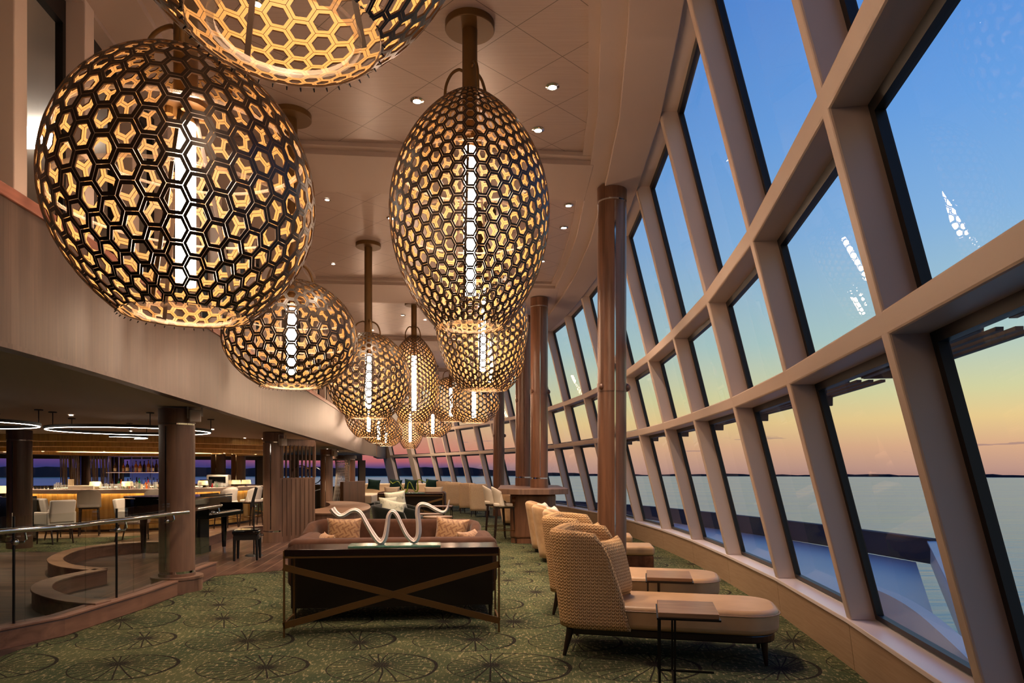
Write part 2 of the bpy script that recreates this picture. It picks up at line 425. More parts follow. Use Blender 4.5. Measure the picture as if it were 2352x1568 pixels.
def dup(root, loc=None, rz=None, label=None, group=None, scale=None):
    r = root.copy(); COL.objects.link(r)
    if loc is not None: r.location = loc
    if rz is not None: r.rotation_euler = (0, 0, rz)
    if scale is not None: r.scale = scale
    if label: r['label'] = label
    if group: r['group'] = group
    def rec(a, b):
        for ch in list(a.children):
            c = ch.copy(); COL.objects.link(c); c.parent = b; rec(ch, c)
    rec(root, r)
    return r
def struct(name, mb, mats, **kw): return obj(name, mb, mats, kind='structure', **kw)
def interp(tab, x):
    if x <= tab[0][0]:
        a, b = tab[0], tab[1]
    elif x >= tab[-1][0]: a, b = tab[-2], tab[-1]
    else:
        for a, b in zip(tab, tab[1:]):
            if a[0] <= x <= b[0]: break
    t = (x-a[0])/(b[0]-a[0]); return a[1]+(b[1]-a[1])*t
def catmull(pts, n=8, closed=False):
    pts = [Vector(p) for p in pts]; out = []; k = len(pts)
    rng = range(k) if closed else range(k-1)
    for i in rng:
        p1, p2 = pts[i], pts[(i+1) % k]
        p0 = pts[i-1] if (i or closed) else p1*2-p2
        p3 = pts[(i+2) % k] if (closed or i+2 < k) else p2*2-p1
        for j in range(n):
            t = j/n; out.append(.5*((2*p1)+(p2-p0)*t+(2*p0-5*p1+4*p2-p3)*t*t+(3*p1-p0-3*p2+p3)*t**3))
    if not closed: out.append(pts[-1])
    return out
def offset2(pts, d):
    out = []
    for i, p in enumerate(pts):
        a = pts[max(i-1, 0)]; b = pts[min(i+1, len(pts)-1)]
        t = Vector((b[0]-a[0], b[1]-a[1])).normalized(); n = Vector((t.y, -t.x))
        out.append((p[0]+n.x*d, p[1]+n.y*d))
    return out
# ------------------------------------------------------------------ SETTING: window wall
ZS, ZL, ZU, ZT = .385, 2.19, 3.27, 5.2
LEAN = .247
_yl = [3.48, 5.52, 7.56, 9.6, 11.65, 13.7, 15.75, 17.8, 19.8, 21.8, 23.75, 25.7, 27.6, 29.4, 31.2, 32.9, 34.6, 36.6, 39.0]
_xp = [2025, 1805.6, 1682, 1591, 1524.5, 1466, 1412, 1364, 1315.6, 1272, 1228, 1185.5, 1140, 1100.6, 1057, 1024, 989.6, 942, 888]
LP = [((x-PX0)/F*y*.933, y*.933) for x, y in zip(_xp, _yl)]
LP = [(.60, -2.35), (1.02, -.50), (1.41, 1.37)] + LP
NM = len(LP); I0 = 3
def mnorm(i):
    a = LP[max(i-1, 0)]; b = LP[min(i+1, NM-1)]
    t = Vector((b[0]-a[0], b[1]-a[1])).normalized(); return Vector((-t.y, t.x)), t   # inward normal, tangent
def wp(i, z, out=0.0, along=0.0):
    n, t = mnorm(i); k = LEAN*(z-ZL)-out
    return Vector((LP[i][0]+n.x*k+t.x*along, LP[i][1]+n.y*k+t.y*along, z))
DEP = .23
mw = [.10]*NM; mw[NM-2] = .50; mw[NM-1] = .95
def mull(i):
    b = MB(); n, t = mnorm(i); w = mw[i]/2
    z0, z1 = ZS, ZT+.02
    P = []
    for z in (z0, z1): P += [wp(i, z, 0, -w), wp(i, z, 0, w), wp(i, z, DEP, w), wp(i, z, DEP, -w)]
    b.add(P, [(3, 2, 1, 0), (4, 5, 6, 7), (0, 1, 5, 4), (1, 2, 6, 5), (2, 3, 7, 6), (3, 0, 4, 7)])
    return b
tn = 0
for i in range(NM):
    tn += 1; struct(f'trim_{tn}', mull(i), 'frame_paint', bevel=.012, seg=2)
def rail(z, h, i0=0, i1=NM-1):
    A = [wp(i, z, 0) for i in range(i0, i1+1)]; B = [wp(i, z, DEP) for i in range(i0, i1+1)]
    b = MB(); vs = []
    for a, o in zip(A, B):
        dx = Vector((a.x-o.x, a.y-o.y, 0)).normalized()*LEAN*h/2
        vs += [a-dx*1+Vector((0, 0, -h/2)), o-dx+Vector((0, 0, -h/2)), o+dx+Vector((0, 0, h/2)), a+dx+Vector((0, 0, h/2))]
    n = len(A); fs = []
    for q in range(n-1):
        for k in range(4): fs.append((4*q+k, 4*q+4+k, 4*q+4+(k+1) % 4, 4*q+(k+1) % 4))
    fs += [(0, 1, 2, 3), (4*n-1, 4*n-2, 4*n-3, 4*n-4)]
    b.add(vs, fs); return b
for z in (ZL, ZU):
    tn += 1; struct(f'trim_{tn}', rail(z, .115), 'frame_paint', bevel=.012, seg=2)
# black seals + panes, one window per bay
ins = .052
for i in range(NM-1):
    fr = MB(); panes = []
    for lv, (za, zb) in enumerate(((ZS+.015, ZL-.0575), (ZL+.0575, ZU-.0575), (ZU+.0575, ZT))):
        wa = mw[i]/2; wb = mw[i+1]/2
        o0, o1 = DEP-.055, DEP-.005
        def q(a, z, o):                       # a in 0..1 across the bay
            p0 = wp(i, z, o, wa); p1 = wp(i+1, z, o, -wb); return p0.lerp(p1, a)
        L = (wp(i+1, za)-wp(i, za)).length-wa-wb; ia = ins/L
        def quad(a0, a1, z0, z1):
            P = [q(a0, z0, o0), q(a1, z0, o0), q(a1, z1, o0), q(a0, z1, o0), q(a0, z0, o1), q(a1, z0, o1), q(a1, z1, o1), q(a0, z1, o1)]
            fr.add(P, [(0, 1, 2, 3), (7, 6, 5, 4), (0, 4, 5, 1), (1, 5, 6, 2), (2, 6, 7, 3), (3, 7, 4, 0)])
        quad(0, ia, za, zb); quad(1-ia, 1, za, zb); quad(ia, 1-ia, za, za+ins*.8); quad(ia, 1-ia, zb-ins, zb)
        g = MB(); om, on = DEP-.034, DEP-.026
        P = [q(ia*.6, za+.02, om), q(1-ia*.6, za+.02, om), q(1-ia*.6, zb-.02, om), q(ia*.6, zb-.02, om), q(ia*.6, za+.02, on), q(1-ia*.6, za+.02, on), q(1-ia*.6, zb-.02, on), q(ia*.6, zb-.02, on)]
        g.add(P, [(0, 1, 2, 3)]); panes.append(g)
    w = struct(f'window_{i+1}', fr, 'seal')
    for g in panes: obj('pane', g, 'window_glass', w)
# sill board and knee wall below the windows
idx = list(range(NM))
tn += 1; struct(f'trim_{tn}', MB().strip([wp(i, ZS, -.015)[:2] for i in idx], [wp(i, ZS, DEP+.06)[:2] for i in idx], ZS-.03, ZS+.004), 'sill_white', bevel=.004)
b = MB()
for a in range(NM-1):
    p0, p1 = wp(a, ZS, .0), wp(a+1, ZS, .0); q0, q1 = wp(a, ZS, -.0), wp(a+1, ZS, -.0)
    n0, _ = mnorm(a); n1, _ = mnorm(a+1)
    d = (p1-p0); g = .004/d.length
    A = p0.lerp(p1, g); B = p0.lerp(p1, 1-g)
    f0 = A - Vector((n0.x, n0.y, 0))*.045; f1 = B - Vector((n1.x, n1.y, 0))*.045
    h0 = A - Vector((n0.x, n0.y, 0))*.25; h1 = B - Vector((n1.x, n1.y, 0))*.25
    vs = [(f0.x, f0.y, 0), (f1.x, f1.y, 0), (B.x, B.y, ZS-.03), (A.x, A.y, ZS-.03), (h0.x, h0.y, 0), (h1.x, h1.y, 0), (h1.x, h1.y, ZS-.03), (h0.x, h0.y, ZS-.03)]
    b.add(vs, [(0, 1, 2, 3), (7, 6, 5, 4), (0, 4, 5, 1), (3, 2, 6, 7), (0, 3, 7, 4), (1, 5, 6, 2)])
struct('wall_right', b, 'panel_taupe')
b = MB().strip([wp(i, 0, -.30+.247*2.19+.05)[:2] for i in idx], [wp(i, 0, .30)[:2] for i in idx], -.02, ZS-.035)
# ------------------------------------------------------------------ left upper wall curve (balcony)
FX = [(-3, -2.75), (0, -2.86), (2.5, -2.98), (4.1, -3.07), (5.0, -3.13), (6.1, -3.31), (8.5, -3.64), (10.8, -3.93), (13.7, -4.24), (17.5, -4.68), (21, -5.12), (24, -5.52), (28, -6.0), (32.2, -6.42)]
FYS = [-3+.8*k for k in range(45)]; FYS = [y for y in FYS if y < 32.2]+[32.2]
FPOL = []
for y in FYS:
    # smooth the table a little
    x = (interp(FX, y-.9)+2*interp(FX, y)+interp(FX, min(y+.9, 32.2)))/4; FPOL.append((x, y))
def zb(y): return 2.25-.012*max(0, min(y, 26)-8)*.6
def fx(y):
    return interp([(p[1], p[0]) for p in FPOL], y)
OUT = offset2(FPOL, -.14); IN0 = FPOL
struct('wall_balcony', MB().strip(FPOL, OUT, [zb(p[1]) for p in FPOL], 3.15), 'fascia_veneer')
tn += 1; struct(f'trim_{tn}', MB().strip(offset2(FPOL, .02), offset2(FPOL, -.3), 3.15, 3.23), 'cap_wood', bevel=.008)
tn += 1; struct(f'trim_{tn}', MB().strip(offset2(FPOL, .012), offset2(FPOL, -.02), [zb(p[1])-.012 for p in FPOL], [zb(p[1])+.02 for p in FPOL]), 'fascia_veneer')
# lower ceiling / upper floor slab
poly = [(p[0]-.13, p[1]) for p in FPOL]+[(-7.4, 36), (-12, 38.5), (-34, 30), (-34, -3)]
struct('ceiling_lower', MB().prism(poly, 2.27, 2.45), 'lower_ceiling')
# dark slot trims in the lower ceiling
# upper glass wall on the balcony
GW = offset2(FPOL, -.2)
def gx(y): return interp([(p[1], p[0]) for p in GW], y)
y = .92; k = 0
while y < 31:
    w, x = .155, gx(y)
    tn += 1
    struct(f'trim_{tn}', MB().box((x-.06, y, (3.23+5.2)/2), (.22, w, 1.97), rz=radians(8)), 'frame_paint', bevel=.008)
    y2 = y+(.9 if y < 12 else 1.3); x2 = gx(y2)
    fr = MB(); d = Vector((x2-x, y2-y, 0)); a = Vector((x-.12, y, 0)); e = d.normalized()
    s0 = a+e*(w/2+.0); s1 = a+d-e*(w/2)
    fr.bar(s0+e*.03+Vector((0, 0, 3.23)), s0+e*.03+Vector((0, 0, 5.2)), .05, .06, up=(1, 0, 0)); fr.bar(s1-e*.02+Vector((0, 0, 3.23)), s1-e*.02+Vector((0, 0, 5.2)), .04, .06, up=(1, 0, 0))
    fr.bar(s0+Vector((0, 0, 5.07)), s1+Vector((0, 0, 5.07)), .06, .2)
    k += 1
    w_ = struct(f'window_{40+k}', fr, 'seal')
    obj('pane', MB().add([s0+Vector((0, 0, 3.23)), s1+Vector((0, 0, 3.23)), s1+Vector((0, 0, 5.1)), s0+Vector((0, 0, 5.1))], [(0, 1, 2, 3)]), 'window_glass', w_)
    y = y2
tn += 1; struct(f'trim_{tn}', MB().strip(offset2(FPOL, -.16), offset2(FPOL, -.42), 5.16, 5.3), 'ceiling_paint')
# gallery behind the balcony glass
struct('ceiling_gallery', MB().prism([(p[0]-.4, p[1]) for p in FPOL]+[(-14, 34), (-14, -3)], 5.2, 5.35), 'lower_ceiling')
struct('wall_gallery', MB().box((-9.5, 15, 3.85), (.2, 38, 2.8)), 'lower_ceiling')
tag(obj('ceiling_light_strip', MB().box((-5.3, 7.5, 5.14), (1.1, .34, .1)), 'strip_light', bevel=.02), 'long white cove light on the gallery ceiling behind the balcony glass', 'light')
# ------------------------------------------------------------------ main ceiling with trays
HC = [wp(i, ZT, -.02)[:2] for i in idx]                        # window head line
xm = lambda tab, y: interp([(p[1], p[0]) for p in tab], y)
yy = [-2.6+.75*k for k in range(49)]
TR = [(xm(HC, y)-.62, y) for y in yy]; RG = [(xm(HC, y)+.03, y) for y in yy]
TL = [(gx(y)+.45, y) for y in yy]; LF = [(gx(y)-.15, y) for y in yy]
struct('ceiling', MB().strip([(gx(y)-.3, y) for y in yy], [(xm(HC, y)+.3, y) for y in yy], 5.3, 5.45), 'ceiling_tile')
tn += 1; struct(f'trim_{tn}', MB().strip(TR, RG, 5.2, 5.3), 'ceiling_paint', bevel=.004)
tn += 1; struct(f'trim_{tn}', MB().strip([(a[0]-.1, a[1]) for a in TR], [(a[0]+.02, a[1]) for a in TR], 5.255, 5.3), 'ceiling_paint')
tn += 1; struct(f'trim_{tn}', MB().strip([(a[0]+.22, a[1]) for a in TR], [(a[0]+.005, a[1]) for a in RG], 5.15, 5.201), 'ceiling_paint', bevel=.01)
tn += 1; struct(f'trim_{tn}', MB().strip(LF, TL, 5.2, 5.3), 'ceiling_paint', bevel=.004)
tn += 1; struct(f'trim_{tn}', MB().strip([(a[0]-.02, a[1]) for a in TL], [(a[0]+.1, a[1]) for a in TL], 5.255, 5.3), 'ceiling_paint')
for (ya, yb) in ((8.05, 9.15), (13.7, 15.2), (19.6, 21.2), (25.6, 27.2)):
    xa = xm(TL, ya)-.05; xb = xm(TR, ya)+.05
    s = .25
    tn += 1; struct(f'trim_{tn}', MB().prism([(xa, ya-s*.6), (xb, ya+s), (xb, yb+s), (xa, yb-s*.6)], 5.194, 5.3).prism([(xa, ya-s*.6-.12), (xb, ya+s-.12), (xb, ya+s), (xa, ya-s*.6)], 5.25, 5.3).prism([(xa, yb-s*.6), (xb, yb+s), (xb, yb+s+.12), (xa, yb-s*.6+.12)], 5.25, 5.3), 'ceiling_paint', bevel=.004)
# sloped head strip between ceiling and glass
b = MB(); vs = []
for i in idx:
    vs += [wp(i, ZT, -.02), wp(i, ZT-.0, DEP+.02)+Vector((0, 0, -.0)), wp(i, ZT, DEP+.02)+Vector((0, 0, .3)), wp(i, ZT, -.02)+Vector((0, 0, .3))]
fs = [(4*a+k, 4*a+4+k, 4*a+4+(k+1) % 4, 4*a+(k+1) % 4) for a in range(NM-1) for k in range(4)]
b.add(vs, fs); struct('wall_head', b, 'frame_paint')
# ------------------------------------------------------------------ end and back walls, floor
e0 = wp(NM-1, ZS, .3); 
struct('wall_back', MB().box((-8, -2.75, 2.6), (22, .2, 5.4)), 'panel_taupe')
struct('wall_left', MB().box((-34, 14, 1.1), (.2, 34, 2.5)), 'header_brown')
outer = [tuple(wp(i, 0, -.30+.55)[:2]) for i in idx]
outer = [tuple(wp(i, ZS, .25)[:2]) for i in idx]
FLO = outer+[(-7.9, 38.3), (-34, 31), (-34, -2.6)]
struct('floor', MB().prism(FLO, -.25, 0), 'carpet')
# planked strip by the piano and the dark floor of the bar room
pl = [fl(372, 1372), fl(420, 1366), fl(491, 1324), fl(570, 1317), fl(660, 1309), fl(712, 1262), fl(735, 1215), (-5.6, 19), (-6.3, 20.2), (-7.6, 19.5), (-8.3, 17), (-8.2, 13.6), (-7.4, 12.2), (-6.4, 11.4), (-5.2, 9.4), (-4.9, 8)]
struct('floor_planks', MB().prism([(p[0], p[1]) for p in pl], -.01, .006), 'plank_floor')
dk = [(-4.08, 2), (-4.1, 5.9), (-4.05, 8.3), (-4.9, 9.9), (-5.9, 11.6), (-6.8, 12.35), (-9, 12.4), (-12, 11.2), (-16, 11.3), (-16, 2)]
struct('floor_dark', MB().prism(dk, -.01, .004), 'dark_floor')
dk = [(-14.5+7.9*.5*(1+cos(t))+.0-.0, 19.3+4.5*sin(t)) for t in [2*pi*k/40 for k in range(40)]]
struct('floor_bar', MB().prism(dk, -.01, .005), mat('bar_floor', (120, 96, 74), .35, build=speck((104, 82, 62), (136, 110, 86), 1.2, 0, 4, stretch=(1, 5, 1))) and 'bar_floor')
# back wall of the bar room with its windows
BW = [(-8.1, 36.9), (-13, 35.2), (-18.5, 32.2), (-24, 27.8), (-30, 21.0), (-34, 14.5)]
bwn = 0
for (a, c) in zip(BW, BW[1:]):
    a = Vector((*a, 0)); c = Vector((*c, 0)); d = c-a; e = d.normalized(); L = d.length
    nb = max(2, round(L/1.9)); out = Vector((e.y, -e.x, 0))
    for q in range(nb):
        s0 = a+d*(q/nb); s1 = a+d*((q+1)/nb)
        bwn += 1
        m = MB()
        m.bar(s0+Vector((0, 0, .3)), s1+Vector((0, 0, .3)), .16, .6, 0); m.bar(s0+Vector((0, 0, 2.13)), s1+Vector((0, 0, 2.13)), .16, .3, 1)
        if q % 2 == 0: m.bar(s0+Vector((0, 0, .6)), s0+Vector((0, 0, 2.0)), .34, .16, 2, up=(e.y, -e.x, 0))
        m.bar(s0+e*.2+Vector((0, 0, .6)), s0+e*.2+Vector((0, 0, 2.0)), .06, .08, 3, up=(e.y, -e.x, 0))
        struct(f'wall_back_{bwn}' if False else f'window_{80+bwn}', m, ['oak_taupe', 'panel_taupe', 'panel_taupe', 'seal'])
        p = [s0+Vector((0, 0, .6)), s1+Vector((0, 0, .6)), s1+Vector((0, 0, 2.0)), s0+Vector((0, 0, 2.0))]
        obj('pane', MB().add(p, [(0, 1, 2, 3)]), 'window_glass', bpy.data.objects[f'window_{80+bwn}'])
# brown end piece between the balcony and the first wide post
ea = FPOL[-1]; eb = wp(NM-1, 3, .1, .4)
struct('wall_end', MB().prism([(ea[0]-.14, ea[1]), (ea[0]+.02, ea[1]), (eb.x+.3, eb.y+.1), (eb.x-.3, eb.y+.3)], 2.08, 5.3), 'header_brown')
# ------------------------------------------------------------------ sea, shore, ship's bow
SEA = -30
sea = MB(); rings = [3, 20, 60, 150, 400, 900, 1800, 3400]; nn = 64
for r in rings: sea.v += [(r*sin(t), r*cos(t), SEA) for t in [2*pi*k/nn for k in range(nn)]]
for q in range(len(rings)-1):
    for k in range(nn): sea.f.append((q*nn+k, q*nn+(k+1) % nn, (q+1)*nn+(k+1) % nn, (q+1)*nn+k)); sea.mi.append(0)
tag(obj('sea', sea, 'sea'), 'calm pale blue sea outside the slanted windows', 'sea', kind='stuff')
ld = MB(); n = 240
def ridge(px):
    h = 6+2.5*sin(px*.02)+2*sin(px*.053+1)+1.2*sin(px*.13)
    if px < 1330: h += (min(1, (1330-px)/260))*34
    return h
A = []; Bq = []; H = []
for k in range(n):
    a = radians(-75)+radians(135)*k/(n-1); px = PX0+tan(max(-1.2, min(1.2, a)))*F
    A.append((3380*sin(a), 3380*cos(a))); Bq.append((3900*sin(a), 3900*cos(a))); H.append(SEA+ridge(px))
ld.strip(A, Bq, SEA-2, H)
tag(obj('distant_shore', ld, 'land'), 'thin dark wooded coastline along the horizon beyond the sea', 'land')
# bow deck of the ship seen through the low panes
DZ = -1.75
deck = [(2.6, 3.0), (3.6, 6.5), (3.9, 10), (3.7, 14), (3.1, 18), (1.6, 22), (.2, 26), (-2, 31), (-6, 40), (-8, 48), (2, 52), (8, 46), (12, 36), (14.2, 24), (7.2, 11.2), (4.2, 7.3)]
deck_o = tag(obj('bow_deck', MB().prism(deck, DZ-.3, DZ), 'deck_outside'), 'pale grey open foredeck of the ship below the windows', 'deck')
bul = catmull([(14.4, 23.5, 0), (13.2, 30, 0), (11, 38, 0), (7.5, 47, 0), (2, 53, 0), (-5, 54, 0)], 6)
tag(obj('bulwark', MB().strip([p[:2] for p in bul], offset2(bul, .25), DZ+.002, -.93, 0).strip([p[:2] for p in offset2(bul, -.06)], offset2(bul, .3), -.93, -.88, 1), ['bulwark_dark', 'bulwark_dark']), 'dark grey curved bulwark at the edge of the foredeck', 'bulwark')
p0 = fl(1975, 1276, -1.0); 
tag(obj('breakwater', MB().prism([(14.4, 23.5), (8.0, 12.0), (8.15, 11.9), (14.6, 23.4)], DZ+.002, -1.02, 0).prism([(14.35, 23.6), (7.9, 12.0), (8.3, 11.8), (14.75, 23.4)], -1.02, -.96, 1), ['deck_outside', 'white_paint']), 'white straight breakwater wall with pale cap on the foredeck', 'wall')
cp = catmull([fl(1975, 1330, -.75), fl(2060, 1362, -.75), fl(2130, 1400, -.75), fl(2210, 1462, -.75), fl(2300, 1540, -.75)], 6)
tag(obj('coaming', MB().strip([p[:2] for p in cp], offset2(cp, .22), DZ+.002, -.75), 'white_paint'), 'white curved coaming just outside the nearest low window', 'coaming')
# louvred sun shades outside the top of the low panes
for i in range(I0-2, I0+8):
    L = (wp(i+1, ZL)-wp(i, ZL)).length; n_, t_ = mnorm(i)
    a = wp(i, ZL-.06, DEP+.06, .1); c = wp(i+1, ZL-.06, DEP+.06, -.1); d = (c-a)
    o2 = Vector((-n_.x, -n_.y, 0))
    m = MB()
    m.bar(a+Vector((0, 0, .0)), a+d*.62, .04, .10)
    m.bar(a+d*.62, a+d*.62+o2*.42, .04, .10)
    for q in range(5):
        m.bar(a+o2*(.08+.085*q)+Vector((0, 0, .04)), a+o2*(.08+.085*q)+d*.95+Vector((0, 0, .04)), .035, .02)
    r = tag(obj('sun_louvre', m, 'louvre'), 'brown slatted sun louvre outside the top of a low window pane', 'louvre', 'sun louvres outside the low windows')
# ------------------------------------------------------------------ camera, world, render settings
cam = bpy.data.cameras.new('camera'); co = bpy.data.objects.new('camera', cam); COL.objects.link(co)
co.location = (0, 0, EYE); co.rotation_euler = (radians(90), 0, 0)
cam.sensor_width = 36; cam.lens = F/2352*36; cam.shift_y = (PY0-784)/2352; cam.clip_start = .05; cam.clip_end = 9000
S.camera = co
w = bpy.data.worlds.new('world'); S.world = w; w.use_nodes = True; nt = w.node_tree; g = N(nt)
bg = nt.nodes['Background']
d = g.sep(g.coord('Generated'))
el = g.m('MULTIPLY', g.m('ADD', d[2], .1), 1/1.1)
def e(v): return (v+.1)/1.1
skyR = g.ramp(el, [(e(-.02), (150, 110, 108)), (e(.0), (184, 144, 130)), (e(.03), (212, 166, 132)), (e(.065), (226, 196, 138)), (e(.10), (206, 204, 156)), (e(.17), (166, 194, 192)), (e(.30), (128, 172, 216)), (e(.42), (100, 154, 218)), (e(.6), (70, 126, 206)), (e(.9), (36, 76, 160))])
skyL = g.ramp(el, [(e(-.02), (38, 44, 92)), (e(.002), (62, 58, 108)), (e(.006), (110, 76, 116)), (e(.012), (176, 92, 98)), (e(.028), (196, 122, 104)), (e(.07), (196, 160, 128)), (e(.14), (160, 176, 176)), (e(.30), (112, 150, 205)), (e(.6), (52, 98, 180)), (e(.9), (34, 70, 150))])
skyB = g.ramp(el, [(e(-.02), (24, 34, 84)), (e(.004), (50, 50, 104)), (e(.012), (84, 60, 114)), (e(.03), (96, 72, 124)), (e(.3), (70, 90, 160)), (e(.9), (30, 50, 110))])
az = g.m('ARCTAN2', d[0], d[1])
def sstep(x, a, b):
    o = g.n('ShaderNodeMapRange', interpolation_type='SMOOTHSTEP'); g.inp(o.inputs[0], x); o.inputs[1].default_value = a; o.inputs[2].default_value = b; return o.outputs[0]
col = g.mix(sstep(az, atan2(-250, F), atan2(230, F)), skyL, skyR)
col = g.mix(sstep(az, atan2(-760, F), atan2(-420, F)), skyB, col)
cl = g.noise(g.map(g.coord('Generated'), (6, 6, 110)), 1.0, 4, .6)
cm = g.m('MULTIPLY', g.m('GREATER_THAN', cl, .64), g.m('MULTIPLY', sstep(d[2], .018, .028), g.m('SUBTRACT', 1.0, sstep(d[2], .04, .05))))
col = g.mix(g.m('MULTIPLY', cm, .5), col, lin((120, 100, 116)))
nt.links.new(col, bg.inputs[0]); bg.inputs[1].default_value = 1.02
S.view_settings.view_transform = 'Standard'; S.view_settings.look = 'None'; S.view_settings.exposure = .16; S.view_settings.gamma = 1
S.view_settings.use_curve_mapping = False
cy = S.cycles
cy.max_bounces = 7; cy.diffuse_bounces = 4; cy.glossy_bounces = 3; cy.transmission_bounces = 6; cy.transparent_max_bounces = 16
cy.caustics_reflective = False; cy.caustics_refractive = False; cy.sample_clamp_indirect = 6; cy.use_denoising = True
try: cy.denoiser = 'OPENIMAGEDENOISE'
except Exception: pass
# ------------------------------------------------------------------ PENDANTS
PL = .66      # taper of the lower flank
def shade_mesh(R, H, z0, rb, rt, n, rows, pw=.5):
    ab = z0/sqrt(1-(rb/R)**(1/PL)); tp = H-z0; atp = tp/sqrt(1-(rt/R)**(1/pw))
    pts = []; M = 400
    for k in range(M+1):
        z = H*k/M
        r = R*max(0, 1-((z-z0)/(ab if z < z0 else atp))**2)**(PL if z < z0 else pw); pts.append((r, z))
    # egg: pull the upper flank in slightly for tall ones
    s = [0]; wgt = []
    for a, b_ in zip(pts, pts[1:]):
        ds = sqrt((a[0]-b_[0])**2+(a[1]-b_[1])**2); wgt.append(ds/(.42+.58*(a[0]+b_[0])/2/R)); s.append(s[-1]+wgt[-1])
    tot = s[-1]
    nrm = []
    for k in range(M+1):
        a = pts[max(k-1, 0)]; b_ = pts[min(k+1, M)]; t = Vector((b_[0]-a[0], b_[1]-a[1])).normalized(); nrm.append((t.y, -t.x))
    import bisect
    def prof(v):
        q = max(0, min(1, v/rows))*tot; k = min(M-1, max(0, bisect.bisect_right(s, q)-1)); f = (q-s[k])/max(1e-9, s[k+1]-s[k])
        return (pts[k][0]+(pts[k+1][0]-pts[k][0])*f, pts[k][1]+(pts[k+1][1]-pts[k][1])*f, nrm[k])
    dth = 2*pi/n; mb = MB()
    def P(u, v, off):
        r, z, nn_ = prof(v); r += nn_[0]*off; z += nn_[1]*off; t = u*dth
        return (r*cos(t), r*sin(t), z)
    for i in range(n):
        for j in range(-1, rows+1):
            cv = j+(.5 if i % 2 else 0)+.5
            if cv <= 0 or cv >= rows+.01: 
                if not (-.01 <= cv <= rows+.01): continue
            hexo = [(-2/3, 0), (-1/3, -.5), (1/3, -.5), (2/3, 0), (1/3, .5), (-1/3, .5)]
            lo, hi = 0, rows
            def ring(k, off): return [P(i+a*k, max(lo, min(hi, cv+b_*k)), off) for a, b_ in hexo]
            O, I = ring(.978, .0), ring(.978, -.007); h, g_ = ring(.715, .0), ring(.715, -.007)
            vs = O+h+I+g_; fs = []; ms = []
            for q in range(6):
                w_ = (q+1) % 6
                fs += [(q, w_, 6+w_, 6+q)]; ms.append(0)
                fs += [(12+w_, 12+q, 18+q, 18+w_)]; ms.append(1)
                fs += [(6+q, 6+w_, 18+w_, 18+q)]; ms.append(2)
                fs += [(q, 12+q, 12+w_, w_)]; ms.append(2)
            o = len(mb.v); mb.v += vs
            for f_, m_ in zip(fs, ms): mb.f.append(tuple(x+o for x in f_)); mb.mi.append(m_)
    return mb
def raw(name, mb, mats):
    me = bpy.data.meshes.new(name); me.from_pydata(mb.v, [], mb.f)
    for m in mats: me.materials.append(MATS[m])
    me.polygons.foreach_set('material_index', mb.mi)
    return me
PT = {}
def ptype(key, R, H, z0, rb, rt, n, rows, pw=.5):
    PT[key] = dict(me=raw('shade', shade_mesh(R, H, z0, rb, rt, n, rows, pw), ['lattice_out', 'lattice_in', 'lattice_edge']), R=R, H=H, z0=z0, rb=rb, rt=rt, pw=pw)
ptype('round', .70, 1.42, .66, .335, .16, 42, 15)
ptype('flat', .70, 1.12, .50, .315, .17, 40, 12)
ptype('tall', .68, 1.99, .98, .29, .12, 46, 22, .70)
ptype('slim', .58, 1.98, .90, .26, .11, 42, 22, .68)
CEIL = 5.3
